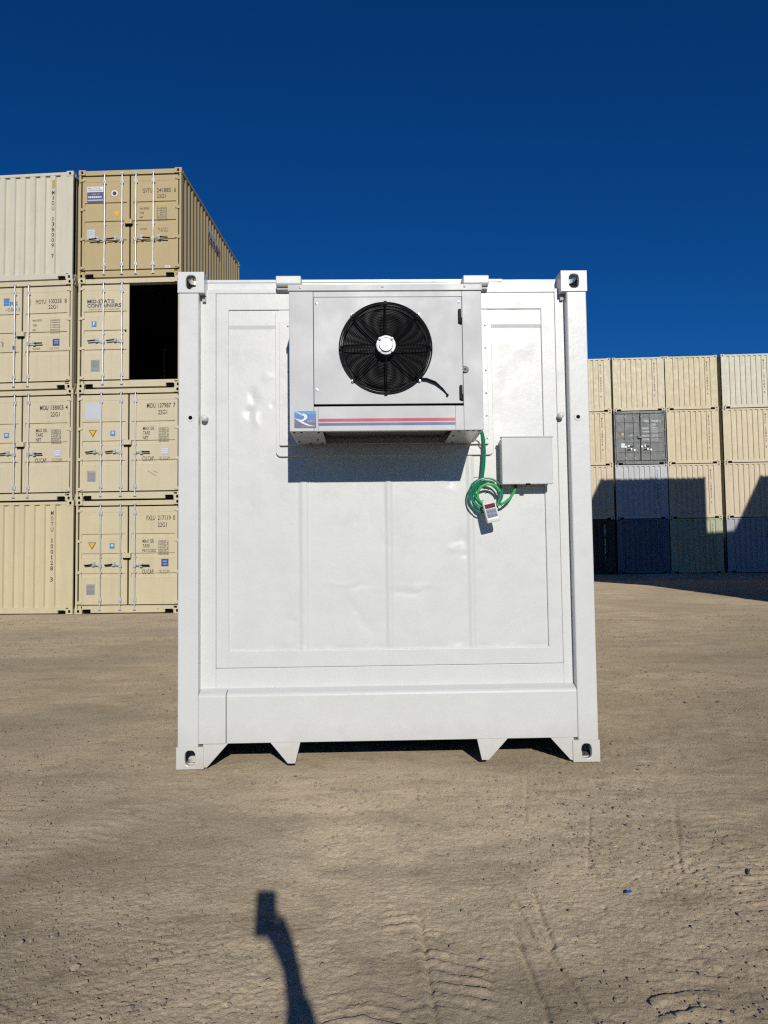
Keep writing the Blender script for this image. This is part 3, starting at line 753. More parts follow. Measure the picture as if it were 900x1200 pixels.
# first column
left(-(W + .045), .070, 0, end='end', mat=C_CR2, serial='MOTU 100128 3', sx=1.93, sz=2.36, label='cream ribbed container at bottom left with vertical number MOTU 100128')
left(-(W + .085), .066, 1, end='door', mat=C_CR3, label='cream container directly above the bottom left ribbed one, doors reading MIDU 138003', deco=deco_midu(('MIDU', '138003', '4'), 'NET', sq='lilac'), **HN)
left(-(W + .120), .072, 2, end='door', mat=C_CR1, label='cream container second from the top of the left edge stack, doors reading MOTU 100258', deco=deco_motu2, handles=((1.38, 1, 1.085, 1), (1.045, 0, 1.0, 1)), rods=((.60, 1.045), (1.38,)))
left(-(W + .135), .074, 3, end='end', mat=C_TOPL, serial='MIDU 138009 7', sx=1.95, sz=2.14, patch=True, label='off-white ribbed container at the top of the left edge stack, number MIDU 138009')
# one more column left of the frame keeps the row going
for r_ in range(4):
    left(-2 * (W + .11), .07, r_, end='end', mat=(C_CR2, C_CR1, C_CR3, C_TOPL)[r_], label='cream ribbed container in the stack beyond the left edge')
# decal along the top container's side
for (t_, z_, m_) in (('MID-STATE', 2.05, M_WINK), ('CONTAINERS', 1.83, M_PURP)):
    mb = MB(); text(mb, t_, 2.42, z_, 0, .17, 1.25, 0, .03)
    mb.v = [(W - .0095, p[0], p[2]) for p in mb.v]
    build(mb, 'side_lettering', [m_], top_c)

# far right stacks
def right(b, row, mat, label, yaw=.0658, dep=0, **k):
    x, y = at(RO, b, dep)
    return container(dict(x=x, y=y, z=.28 + row * H + row * .002, yaw=yaw, mat=mat, label=label, group=RG, **k))
S = dict(sz=2.30, sx=1.96)
bs = {0: -(W + .09), 1: 0.0, 2: W + .035, 3: 2 * W + .19, -1: -2 * W - .13, -2: -3 * W - .2}
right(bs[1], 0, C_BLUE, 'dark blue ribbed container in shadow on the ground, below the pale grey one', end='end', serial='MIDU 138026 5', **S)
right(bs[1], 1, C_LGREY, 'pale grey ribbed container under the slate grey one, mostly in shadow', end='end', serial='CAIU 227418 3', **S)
right(bs[1], 2, C_GREY, 'slate grey container with white lettered double doors', end='door', bands='grey', deco=deco_grey, rodmat=plain('dull_grey_bar', (.27, .28, .29), .5), rods=((.52, .93), (1.28, 1.70)),
      handles=((.52, 1, .86, 0), (.93, -1, .70, 0), (1.28, 1, .86, 0), (1.70, -1, .70, 0)))
right(bs[1], 3, C_CR1, 'cream ribbed container directly on top of the slate grey one', end='end', serial='MIDU 137996 2', **S)
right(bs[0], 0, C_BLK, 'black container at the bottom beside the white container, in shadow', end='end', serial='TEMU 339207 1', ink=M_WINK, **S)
right(bs[0], 1, C_CR4, 'beige ribbed container above the black one, crossed by a slanting shadow', end='end', **S)
right(bs[0], 2, C_CR2, 'cream ribbed container third from the ground, left of the slate grey one', end='end', serial='MIDU 138014 0', **S)
right(bs[0], 3, C_CR1, 'cream ribbed container at the top of the stack beside the white container', end='end', serial='MIDU 138031 8', **S)
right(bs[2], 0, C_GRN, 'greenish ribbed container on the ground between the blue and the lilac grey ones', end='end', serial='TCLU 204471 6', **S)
right(bs[2], 1, C_CR4, 'cream ribbed container on the greenish one, with a square-cornered shadow', end='end', serial='MIDU 138020 1', **S)
right(bs[2], 2, C_CR2, 'cream ribbed container immediately right of the slate grey one', end='end', serial='MIDU 137991 9', **S)
right(bs[2], 3, C_CR2, 'cream ribbed container on top, diagonally up right from the slate grey one', end='end', serial='MIDU 138002 9', **S)
right(bs[3], 0, C_LIL, 'lilac grey ribbed container at the bottom of the rightmost stack', end='end', dep=-.05, **S)
right(bs[3], 1, C_CR4, 'peach cream ribbed container in the rightmost stack with a diagonal shadow', end='end', dep=-.05, **S)
right(bs[3], 2, C_CR1, 'cream ribbed container second from the top of the rightmost stack', end='end', serial='MIDU 138017 6', dep=-.07, **S)
right(bs[3], 3, C_TOPL, 'off-white ribbed container at the top of the rightmost stack', end='end', serial='MIDU 137984 0', dep=-.10, **S)
for c in (-1, -2):
    for r_ in range(4):
        right(bs[c], r_, (C_BLUE, C_CR4, C_CR1, C_CR2)[r_], 'ribbed container in the far row, hidden behind the white container', end='end', **S)
# the stacks to the right of the picture whose shadows fall across the yard
SG = 'containers stacked outside the picture on the right'
SO = (11.90, 17.75, .0658)
def caster(ci, ri, n):
    x, y = at(SO, ci * 2.46, -ri * 6.15)
    for r_ in range(n):
        container(dict(x=x, y=y, z=r_ * (H + .002) + .0, yaw=.0658, mat=(C_CR2, C_CR1, C_CR4, C_CR3)[(r_ + ci) % 4], end='end', group=SG,
                       label='cream container stacked right of the picture that shades the far stacks'))
for ci, ri, n in ((0, 0, 4), (1, 0, 4), (3, 0, 4), (2, 1, 4), (0, 1, 2), (0, 2, 2), (3, 1, 4)): caster(ci, ri, n)

# ---------------------------------------------------------------- white refrigerated container
WO = (-1.2043, 4.5375, -.0243)
HW_, LW = 2.896, 6.058
wroot = empty('refrigerated_container', (WO[0], WO[1], .006), -WO[2])
tag(wroot, 'large freshly painted white container with fan cooling unit, in the middle of the yard', 'shipping container')
castings(wroot, M_WHITE, W, LW, HW_, w=.156, d=.178, h=.125, big=True, proud=.001, bevel=.004, dark=False)
for sx in (0, 1):
    for yy in (0, 1):
        mb = MB(); x0, x1 = ((.003, .122) if not sx else (W - .122, W - .003))
        if yy: mb.box(x0, x1, LW - .08, LW - .006, .12, HW_ - .12)
        else: mb.box(x0, x1, .006, .16, .12, HW_ - .12)
        build(mb, 'corner_post', [M_WHITE], wroot, bevel=.007)
D = .07
# header rail with small step and the flat border around the panel
mb = MB()
mb.box(.14, W - .14, .11, .22, 2.80, 2.886)
mb.box(.14, 1.95, .105, .112, 2.868, 2.888)
build(mb, 'header_rail', [M_WHITE], wroot, bevel=.004)
mb = MB(); PX0, PX1, PZ0, PZ1 = .288, 2.172, .655, 2.687
FX0, FX1, FZ0, FZ1 = .211, 2.258, .556, 2.79
# outer field
mb.box(.115, FX0, D + .001, D + .09, .40, 2.815); mb.box(FX1, W - .115, D + .001, D + .09, .40, 2.815)
mb.box(FX0, FX1, D + .001, D + .09, .40, FZ0); mb.box(FX0, FX1, D + .001, D + .09, FZ1, 2.815)
mb.box(.14, W - .14, D + .0, D + .035, 2.792, 2.806)
build(mb, 'end_wall', [M_WHITE], wroot, bevel=.003)
mb = MB()
def ring(mb, a, b, y0, y1):
    o = [(a[0], a[2]), (a[1], a[2]), (a[1], a[3]), (a[0], a[3])]; i = [(b[0], b[2]), (b[1], b[2]), (b[1], b[3]), (b[0], b[3])]
    vs = [(p[0], y, p[1]) for y in (y0, y1) for p in o + i]; fs = []
    for k in range(4):
        n = (k + 1) % 4; fs += [(k, n, 4 + n, 4 + k), (8 + k, 8 + n, 12 + n, 12 + k), (k, n, 8 + n, 8 + k), (4 + k, 4 + n, 12 + n, 12 + k)]
    mb.add(vs, fs)
def ring_old(mb, a, b, y0, y1):
    (ax0, ax1, az0, az1), (bx0, bx1, bz0, bz1) = a, b
    mb.prism([(ax0, az0), (ax0, az1), (bx0, bz1), (bx0, bz0)], 'y', y0, y1); mb.prism([(bx1, bz0), (bx1, bz1), (ax1, az1), (ax1, az0)], 'y', y0, y1)
    mb.prism([(bx0 + 0, bz0), (bx1, bz0), (ax1, az0), (ax0, az0)], 'y', y0 + .0004, y1); mb.prism([(ax0, az1), (ax1, az1), (bx1, bz1), (bx0, bz1)], 'y', y0 + .0004, y1)
ring(mb, (FX0 + .002, FX1 - .002, FZ0 + .002, FZ1 - .002), (PX0, PX1, PZ0, PZ1), D - .004, D + .09)
build(mb, 'panel_border', [M_WHITE], wroot, bevel=.004)
# dented inner panel as a fine sheet
def inner_panel():
    nx, nz = 190, 205; xs = np.linspace(PX0 - .002, PX1 + .002, nx); zs = np.linspace(PZ0 - .002, PZ1 + .002, nz); X, Z = np.meshgrid(xs, zs)
    Y = np.full_like(X, D + .010)
    for x0, x1 in ((.715, .750), (1.224, 1.250), (1.710, 1.738)):
        m = sstep(x0 - .004, x0, X) * (1 - sstep(x1, x1 + .004, X)); Y -= .0065 * m * (Z < 2.585)
    Y -= .005 * (Z > 2.588) 
    Y += .0022 * (fbm(X * 2.2, Z * 2.2, 301, 3) - .5)
    Y += .0006 * (fbm(X * 9, Z * 9, 305, 3) - .5)
    WX = .05 * (fbm(X * 16, Z * 16, 311, 4, .6) - .5); WZ = .05 * (fbm(X * 16, Z * 16, 317, 4, .6) - .5)
    def dent(px, pz, rx, rz, a, ang=0.0):
        nonlocal Y
        c, s = math.cos(ang), math.sin(ang); X2 = X + WX; Z2 = Z + WZ; rx *= .8; rz *= .8; a *= (.70 if pz > 1.7 else .34); u = ((X2 - px) * c + (Z2 - pz) * s) / rx; v = (-(X2 - px) * s + (Z2 - pz) * c) / rz
        Y = Y + a * np.exp(-(u * u + v * v))
    for q in ((.43, 2.16, .03, .05, .008), (.41, 2.07, .03, .035, .011, .5), (.45, 2.02, .02, .05, -.006), (.55, 2.12, .02, .02, .004), (.52, 2.28, .03, .02, -.003),
              (1.62, 1.66, .035, .05, .011), (1.67, 1.30, .03, .07, .012), (1.61, 1.24, .05, .03, -.007, .4), (1.68, 1.20, .03, .02, .008),
              (1.33, .98, .14, .02, .006), (1.36, 1.02, .16, .02, -.004), (.63, .70, .035, .04, -.008, .5), (.66, .83, .03, .03, .005), (.60, .95, .06, .10, .004),
              (1.05, .86, .03, .13, .008, .6), (.98, 1.04, .13, .015, -.005), (1.04, 1.03, .10, .02, .005), (.55, 1.1, .10, .06, .004), (1.05, 1.40, .03, .02, .003),
              (.43, 1.50, .015, .02, .004), (1.13, 1.48, .02, .12, .003), (1.22, 1.25, .02, .04, .005), (2.1, 1.15, .02, .06, .005, .5), (1.95, 2.25, .05, .12, .004), (2.06, 2.45, .07, .06, -.004), (1.9, 2.05, .05, .1, .003)): dent(*q)
    edge = np.exp(-((Z - PZ0) / .02) ** 2) * (fbm(X * 14, Z * 3, 333, 2) - .5) * .012; Y = Y + edge
    Y = np.maximum(Y, D + .0002)
    me = bpy.data.meshes.new('inner_panel'); me.vertices.add(nx * nz); me.vertices.foreach_set('co', np.stack([X, Y, Z], -1).astype(np.float32).ravel())
    i = np.arange((nz - 1) * (nx - 1)); r = i // (nx - 1); c = i % (nx - 1); a = r * nx + c; q = np.stack([a, a + 1, a + nx + 1, a + nx], -1).astype(np.int32)
    me.loops.add(q.size); me.loops.foreach_set('vertex_index', q.ravel()); me.polygons.add(len(q)); me.polygons.foreach_set('loop_start', (np.arange(len(q)) * 4).astype(np.int32))
    me.polygons.foreach_set('use_smooth', np.ones(len(q), bool)); me.update(calc_edges=True)
    return put('inner_panel', me, [M_WHITE], wroot)
inner_panel()
# bottom sill beam, sloped ledge, gussets and fork teeth
def sill_part(x0, x1, dy, bev=.005):
    mb = MB(); mb.prism([(.003 + dy, .138), (.003 + dy, .402), (.0045 + dy, .411), (.009 + dy, .418), (.018 + dy, .4235), (D + .02, .448), (D + .02, .138)], 'x', x0, x1); return mb
build(sill_part(.124, .281, -.006), 'sill_end', [M_WHITE], wroot, bevel=.004)
build(sill_part(.284, W - .124, 0), 'bottom_sill', [M_WHITE], wroot, bevel=.004)
for pts in ([(.150, .140), (.295, .140), (.172, .004), (.150, .004)], [(2.152, .140), (2.290, .140), (2.290, .004), (2.268, .010)]):
    mb = MB(); mb.prism(pts, 'y', .008, .02); build(mb, 'gusset', [M_WHITE], wroot, bevel=.002)
for pts in ([(.532, .142), (.708, .142), (.677, .018), (.634, .018)], [(1.726, .142), (1.909, .142), (1.794, .018), (1.753, .018)]):
    mb = MB(); mb.prism(pts, 'y', .006, .022)
    sx = .700 if pts[0][0] < 1 else 1.734
    build(mb, 'fork_pocket_tooth', [M_WHITE], wroot, bevel=.002)
# body: sides, roof, back, underframe
mb = MB(); mb.box(.02, .09, .16, LW - .08, .16, HW_ - .03); mb.box(W - .09, W - .02, .16, LW - .08, .16, HW_ - .03)
for k in range(26):
    for x0, x1 in ((.010, .021), (W - .021, W - .010)): mb.box(x0, x1, .25 + k * .215, .34 + k * .215, .18, HW_ - .14)
build(mb, 'side_wall', [M_WHITE], wroot)
mb = MB(); mb.box(.03, W - .03, .20, LW - .08, HW_ - .09, HW_ - .03); build(mb, 'roof', [M_WHITE], wroot)
mb = MB(); mb.box(.09, W - .09, LW - .10, LW - .03, .14, HW_ - .06); build(mb, 'back_wall', [M_WHITE], wroot)
mb = MB(); mb.box(.10, W - .10, .18, LW - .10, .15, .26)
for k in range(12): mb.box(.05, W - .05, .35 + k * .48, .42 + k * .48, .06, .15)
for x0, x1 in ((.02, .09), (W - .09, W - .02)): mb.box(x0, x1, .18, LW - .18, .05, .16)
build(mb, 'underframe', [plain('underframe_dark', (.05, .05, .05), .8)], wroot)
for x0, x1 in ((.578, .727), (1.697, 1.850)):
    mb = MB(); mb.prism([(.0, 2.826), (.0, 2.872), (.012, 2.876), (.15, 2.895), (.15, 2.79), (.07, 2.79), (.05, 2.812), (.012, 2.815)], 'x', x0, x1)
    build(mb, 'roof_lug', [M_WHITE], wroot, bevel=.005)
    mb = MB(); mb.box(x0 + .004, x1 - .004, .03, .10, 2.800, 2.822); build(mb, 'lug_base', [M_UNIT_D], wroot)
for kx, kz in ((.150, 2.03), (2.272, 2.03)):
    mb = MB(); mb.tube([(kx, D + .01, kz), (kx, D - .045, kz)], .019, 16); mb.lathe([(.019, -.046), (.012, -.052), (.0001, -.053)], (kx, D, kz), 16)
    build(mb, 'knob', [M_WHITE], wroot, smooth=True)
for kx, kz in ((.075, 2.026), (2.365, 2.013)):
    mb = MB(); mb.lathe([(.012, -.004), (.022, -.004), (.024, .001)], (kx, .006, kz), 20); mb.lathe([(.0001, -.0045), (.012, -.0045), (.012, .001)], (kx, .006, kz), 16, 1)
    build(mb, 'bolt_hole', [M_WHITE, M_VOID], wroot)
for x0 in (.134, W - .150):
    mb = MB(); mb.box(x0, x0 + .020, .05, .14, 2.735, 2.765); build(mb, 'corner_block', [M_UNIT_D], wroot)

# ---------------------------------------------------------------- cooling unit hung on the end wall
U = -.46
uroot = empty('cooling_unit', (*at(WO, 1.215, 0), 1.86), -WO[2])
tag(uroot, 'light grey metal cooling unit with a round black fan, mounted high on the white container', 'cooling unit')
def ub(mb, name, mats, par=None, **k):
    mb.v = [(p[0] - 1.215, p[1], p[2] - 1.86) for p in mb.v]
    return build(mb, name, mats, par or uroot, **k)
UX0, UX1, UZ0, UZ1 = .700, 1.730, 1.871, 2.625
mb = MB()        # rounded backing plate and flanges on the wall
def rrect(x0, x1, z0, z1, r, n=6):
    out = []
    for cx, cz, a in ((x1 - r, z1 - r, 0), (x0 + r, z1 - r, 90), (x0 + r, z0 + r, 180), (x1 - r, z0 + r, 270)):
        for k in range(n + 1): q = R(a + 90 * k / n); out.append((cx + r * math.cos(q), cz + r * math.sin(q)))
    return out
mb.prism(rrect(.568, 1.868, 1.805, 2.690, .03), 'y', D - .009, D + .012); ub(mb, 'backing_plate', [M_WHITE], bevel=.003)
for x0, x1 in ((.592, .73), (1.70, 1.838)):
    mb = MB(); mb.prism(rrect(x0, x1, 1.868, 2.615, .008), 'y', D - .030, D - .0095)
    for k in range(6): mb.lathe([(.0001, -.006), (.005, -.005), (.006, 0)], ((.645 if x0 < 1 else 1.826), D - .030, 1.90 + k * .137), 8, 1)
    ub(mb, 'mounting_flange', [M_WHITE, M_DPLATE], bevel=.003)
# casing: front skins, sides, top, back
B = D - .031
def skin(name, x0, x1, z0, z1, y=U, t=.012, mat=M_UNIT, bev=.0025, y1=None):
    m_ = MB(); m_.box(x0, x1, y, (y + t) if y1 is None else y1, z0, z1); return ub(m_, name, [mat], bevel=bev)
skin('side_panel', UX0, UX0 + .010, UZ0, UZ1 - .01, U + .0125, y1=B)
skin('side_panel', UX1 - .010, UX1, UZ0, UZ1 - .01, U + .0125, y1=B)
skin('left_panel', UX0, .828, UZ0, UZ1, U + .004)
skin('right_panel', 1.6262, UX1, UZ0, UZ1, U + .004)
skin('top_strip', .829, 1.626, 2.594, UZ1, U + .005)
skin('top_cap', UX0 - .006, UX1 + .004, UZ1 + .001, 2.660, U - .004, y1=B)
skin('base_strip', .8507, 1.5813, UZ0, 2.003, U + .003)
skin('base_corner', .829, .8505, UZ0, 2.003, U + .005); skin('base_corner', 1.5815, 1.626, UZ0, 2.003, U + .005)
# fan door with a round opening
def fan_door():
    mb = MB(); cx, cz, r = 1.213, 2.312, .232
    face_hole(mb, (.832, 2.014, 1.622, 2.588), (cx, cz, r, r, 2.0), lambda u, v, d: (u, U - .006 + d, v), .05, 64)
    for (x0, x1, z0, z1) in ((.832, .836, 2.014, 2.588), (1.618, 1.622, 2.014, 2.588), (.832, 1.622, 2.014, 2.018), (.832, 1.622, 2.584, 2.588)): mb.box(x0, x1, U - .0055, U + .018, z0, z1)
    return ub(mb, 'fan_door', [M_UNIT])
fan_door()
skin('door_gap', .831, 1.6235, 2.0035, 2.0135, U + .012, mat=M_VOID, bev=0)
# inside: baffle behind the fan and the fin coil
skin('shroud_back', UX0 + .02, UX1 - .02, 1.99, UZ1 - .01, U + .19, mat=M_VOID, bev=0)
mb = MB(); y0 = U + .04
mb.lathe([(.232, 0), (.228, .03), (.218, .08), (.222, .12)], (1.213, U - .004, 2.312), 56); ub(mb, 'fan_ring', [M_BLACK], smooth=True)
# underside: two galvanised wings, white right compartment and dark coil between
mb = MB(); mb.prism([(UX0 + .010, U + .017), (.872, U + .017), (.872, B), (UX0 + .010, B)], 'z', UZ0 + .002, UZ0 + .006)
for sx, sy in ((.72, U + .05), (.76, U + .04), (.85, U + .05), (.83, -.15), (.72, -.08), (.78, -.01), (.85, -.01)): mb.box(sx - .005, sx + .005, sy - .005, sy + .005, UZ0 - .003, UZ0 + .002, 1)
ub(mb, 'bottom_panel', [M_UNIT_D, M_VOID])
mb = MB(); mb.prism([(1.565, U + .017), (1.6338, U + .017), (1.7018, B), (1.57, B)], 'z', UZ0 + .002, UZ0 + .006)
for sx, sy in ((1.59, U + .2), (1.60, U + .03), (1.61, -.02)): mb.box(sx - .006, sx + .006, sy - .005, sy + .005, UZ0 - .003, UZ0 + .002, 1)
ub(mb, 'bottom_panel', [M_UNIT_D, M_VOID])
mb = MB(); mb.prism([(1.634, U + .017), (UX1 - .010, U + .017), (UX1 - .010, B), (1.702, B)], 'z', UZ0 + .003, UZ0 + .007)
for sx, sy in ((1.65, U + .04), (1.68, U + .04), (1.71, U + .05)): mb.box(sx - .008, sx + .008, sy - .006, sy + .006, UZ0 - .001, UZ0 + .003, 1)
ub(mb, 'bottom_panel', [M_WHITE, M_DPLATE])
mb = MB(); mb.box(.873, 1.564, B - .03, B, UZ0 + .001, UZ0 + .03); mb.box(.873, 1.564, U + .017, U + .04, UZ0 + .001, UZ0 + .02); ub(mb, 'bottom_rail', [M_UNIT_D])
mb = MB()
for k in range(9): mb.box(.873, 1.564, U + .05 + k * .047, U + .088 + k * .047, UZ0 + .03 + k * .002, UZ0 + .045 + k * .002)
mb.box(.873, 1.564, U + .04, B - .03, UZ0 + .055, UZ0 + .11)
ub(mb, 'coil', [M_COIL])
# red and blue tape stripes
mb = MB(); mb.box(.853, 1.579, U + .0015, U + .003, 1.921, 1.937); st = mb
ub(mb, 'red_stripe', [M_RED])
mb = MB(); mb.box(.853, 1.579, U + .0015, U + .003, 1.900, 1.914); ub(mb, 'blue_stripe', [M_BLUE])
# blue badge with a white swoosh
mb = MB(); y = U + .0015; bx0, bx1, bz0, bz1 = .725, .840, 1.889, 1.979
def badge():
    n = 10
    for k in range(n):
        z0 = bz0 + (bz1 - bz0) * k / n; z1 = bz0 + (bz1 - bz0) * (k + 1) / n
        mb.box(bx0, bx1, y, y + .0024, z0 + .00005, z1, 1 + min(3, int(k * 4 / n)))
    def P(u, v): return (bx0 + u * (bx1 - bx0), bz0 + v * (bz1 - bz0))
    def ribbon(pts, mi, yy):
        up = []; lo = []
        for u, v, w in pts: a = P(u, v + w / 2); b = P(u, v - w / 2); up.append((a[0], yy, a[1])); lo.append((b[0], yy, b[1]))
        mb.strip(up, lo, mi)
    yy = y - .0006
    pts = []
    import math as _m
    # bowl of the letter: from top left round to the waist
    c = [(.03, .97, .03), (.15, .93, .05), (.28, .83, .07), (.38, .76, .09)]
    ribbon(c, 0, yy)
    o1 = []; o2 = []
    for k in range(13):
        a = R(100 - k * 17); rx, rz = .20, .205; cx, cz = .40, .645
        p = P(cx + rx * _m.cos(a), cz + rz * _m.sin(a)); q = P(cx - .03 + rx * .45 * _m.cos(a), cz - .02 + rz * .55 * _m.sin(a)); o1.append((p[0], yy, p[1])); o2.append((q[0], yy, q[1]))
    mb.strip(o1, o2, 0)
    ribbon([(.44, .44, .06), (.36, .43, .09), (.24, .46, .06), (.10, .52, .04), (.02, .58, .02)], 0, yy - .0003)
    ribbon([(.02, .57, .02), (.12, .50, .05), (.25, .40, .10), (.38, .31, .13), (.52, .22, .11), (.68, .15, .07), (.84, .11, .04), (.95, .10, .01)], 0, yy - .0006)
    text(mb, 'efri', P(.60, 0)[0], P(0, .33)[1], yy, .013, .036, 5)
    mb.box(P(.28, 0)[0], P(.70, 0)[0], yy, yy + .0003, P(0, .055)[1], P(0, .075)[1], 5)
badge()
ub(mb, 'badge', [plain('badge_white', (.68, .74, .76), .4), plain('badge_dark', (.10, .10, .15), .4), plain('badge_slate', (.11, .14, .28), .4), plain('badge_mid', (.07, .17, .42), .4), plain('badge_blue', (.05, .28, .58), .4), plain('badge_text', (.36, .40, .52), .4)])
# latches, keyhole, screws
for z0, z1 in ((2.445, 2.52), (2.032, 2.108)):
    mb = MB(); mb.box(1.603, 1.618, U - .022, U - .006, z0, z1); mb.box(1.610, 1.6235, U - .016, U - .0065, z0 - .006, z0 + .03); ub(mb, 'latch', [M_BLACK], bevel=.003)
mb = MB(); mb.lathe([(.0001, -.010), (.016, -.010), (.019, -.004), (.021, .004)], (1.636, U + .004, 2.196), 24, 0); mb.box(1.630, 1.642, U - .0085, U - .006, 2.194, 2.199, 1)
ub(mb, 'keyhole', [plain('dark_lock_metal', (.05, .05, .05), .4, .3), M_VOID], smooth=True)
mb = MB()
for sx, sz in ((.76, 2.643), (1.20, 2.646), (1.64, 2.646)): mb.lathe([(.0001, -.004), (.006, -.003), (.007, 0)], (sx, U - .004, sz), 10)
for sx, sz in ((.846, 2.555), (.846, 2.09), (1.607, 2.56)): mb.lathe([(.0001, -.004), (.007, -.003), (.008, 0)], (sx, U - .006, sz), 10, 1)
ub(mb, 'screw_heads', [M_DPLATE, M_CHROME])
# fan
FX, FZ = 1.213, 2.312
mb = MB(); mb.lathe([(.0001, .02), (.07, .02), (.07, .12), (.0001, .12)], (FX, U - .02, FZ), 28)
for k in range(5):
    a0 = 2 * math.pi * k / 5 + .3; pts = []
    for j in range(9):
        r = .065 + (.212 - .065) * j / 8; sw = .50 * (j / 8) ** 1.3
        for e, yy in ((-.34, .03), (.34, .085)):
            a = a0 + sw + e * (1 - .12 * j / 8); pts.append((FX + r * math.cos(a), U + .02 + yy, FZ + r * math.sin(a)))
    mb.add(pts, [(2 * j, 2 * j + 1, 2 * j + 3, 2 * j + 2) for j in range(8)]); mb.add([(p[0], p[1] + .003, p[2]) for p in pts], [(2 * j, 2 * j + 1, 2 * j + 3, 2 * j + 2) for j in range(8)])
ub(mb, 'fan_blades', [paint('black_blades', (.0012, .0012, .0015), .45, .04, 0, bump=0, spec=.10)])
# domed wire guard
mb = MB(); y_out = U - .010
def gy(r): return U - .012 - .058 * math.sqrt(max(0, 1 - (max(r - .05, 0) / .215) ** 2.6))
NR = 22
for k in range(NR):
    r = .058 + (.222 - .058) * k / (NR - 1)
    mb.tube([(FX + r * math.cos(a), gy(r), FZ + r * math.sin(a)) for a in np.linspace(0, 2 * math.pi, 57)[:-1]], .00165, 5, True)
for r, yy, t in ((.236, U - .020, .0035), (.246, U - .010, .0042), (.226, U - .040, .003)):
    mb.tube([(FX + r * math.cos(a), yy, FZ + r * math.sin(a)) for a in np.linspace(0, 2 * math.pi, 65)[:-1]], t, 6, True)
for k in range(8):
    a = k * math.pi / 4; dbl = (k % 2 == 1)
    for off in ((-.006, .006) if dbl else (0,)):
        pts = []
        for j in range(9):
            r = .055 + (.246 - .055) * j / 8; yy = gy(min(r, .222)) - .003 if r < .225 else U - .014
            pts.append((FX + r * math.cos(a) - off * math.sin(a), yy, FZ + r * math.sin(a) + off * math.cos(a)))
        mb.tube(pts, .0030 if dbl else .0040, 6)
    c_, s_ = math.cos(a), math.sin(a)
    mb.box(FX + .240 * c_ - .008, FX + .240 * c_ + .008, U - .028, U - .004, FZ + .240 * s_ - .010, FZ + .240 * s_ + .010)
ub(mb, 'fan_guard', [M_WIRE], smooth=True)
mb = MB(); mb.lathe([(.0001, -.080), (.034, -.0785), (.036, -.074), (.037, -.066), (.041, -.066), (.041, -.071), (.050, -.070), (.053, -.064), (.052, -.02)], (FX, U, FZ), 32)
for k in range(4): a = math.pi / 4 + k * math.pi / 2; mb.lathe([(.0001, -.080), (.007, -.079), (.008, -.068)], (FX + .046 * math.cos(a), U, FZ + .046 * math.sin(a)), 8)
ub(mb, 'motor_hub', [plain('brushed_hub', (.42, .43, .46), .42, .6)])
mb = MB()
for k in range(4):
    a = math.pi / 4 + k * math.pi / 2; p = (FX + .252 * math.cos(a), FZ + .252 * math.sin(a)); mb.lathe([(.0001, -.016), (.007, -.015), (.009, 0)], (p[0], U - .006, p[1]), 10)
ub(mb, 'guard_bolts', [M_CHROME], smooth=True)
mb = MB()
for o_ in (0, .007):
    mb.tube([(1.36 - o_, U - .016, 2.142 + o_), (1.43, U - .022, 2.136 + o_), (1.475, U - .022, 2.118 + o_), (1.515, U - .016, 2.085 + o_ * .4), (1.538, U - .010, 2.058)], .0034, 6)
mb.lathe([(.0001, -.018), (.006, -.014), (.007, 0)], (1.538, U - .006, 2.056), 10)
ub(mb, 'fan_lead', [M_WIRE], smooth=True)

# ---------------------------------------------------------------- control box
croot = empty('control_box', (*at(WO, 2.045, 0), 1.617), -WO[2])
tag(croot, 'square white steel control box on the container wall, right of the cooling unit', 'electrical box')
def cb(mb, name, mats, root=None, ox=2.045, oz=1.617, **k):
    mb.v = [(p[0] - ox, p[1], p[2] - oz) for p in mb.v]; return build(mb, name, mats, root or croot, **k)
BX0, BX1, BZ0, BZ1 = 1.897, 2.196, 1.617, 1.895
mb = MB(); mb.box(BX0 + .006, BX1 - .006, -.022, D + .006, BZ0 + .006, BZ1 - .003); cb(mb, 'box_body', [M_BOXP], bevel=.004)
mb = MB(); mb.box(BX0, BX1, -.042, -.0225, BZ0, BZ1); mb.box(BX0 - .004, BX1 + .006, -.047, -.0, BZ1 - .004, BZ1 + .004); cb(mb, 'box_lid', [M_BOXP], bevel=.004)
mb = MB(); mb.box(2.035, 2.060, -.050, -.030, BZ0 - .005, BZ0 + .004); cb(mb, 'lid_catch', [M_VOID])
mb = MB(); mb.tube([(1.985, .02, BZ0 + .01), (1.985, .02, BZ0 - .018)], .012, 10); cb(mb, 'cable_gland', [plain('dark_green_gland', (.01, .10, .05), .5)])

# ---------------------------------------------------------------- green cable and hand controller
groot = empty('green_cable', (*at(WO, 1.81, 0), 1.50), -WO[2])
tag(groot, 'coiled green cable hanging from the cooling unit beside the control box', 'cable')
mb = MB(); mb2 = MB()
def arc(cx, cz, rx, rz, a0, a1, y0, y1, n=40):
    return [(cx + rx * math.cos(R(a0 + (a1 - a0) * k / n)), y0 + (y1 - y0) * k / n, cz + rz * math.sin(R(a0 + (a1 - a0) * k / n))) for k in range(n + 1)]
y_ = D - .028
mb.tube([(1.785, y_ + .0, 1.965), (1.800, y_ - .01, 1.93), (1.806, y_ - .02, 1.89), (1.809, y_ - .02, 1.82), (1.804, y_ - .02, 1.74), (1.793, y_ - .02, 1.665)] + arc(1.815, 1.570, .092, .090, 105, -280, y_ - .02, y_ - .035), .0060, 8)
mb.tube([(1.775, y_ + .0, 1.965), (1.793, y_ - .01, 1.925), (1.799, y_ - .03, 1.88), (1.800, y_ - .03, 1.80), (1.790, y_ - .03, 1.70), (1.776, y_ - .03, 1.655)] + arc(1.805, 1.560, .088, .082, 110, -300, y_ - .025, y_ - .04), .0055, 8)
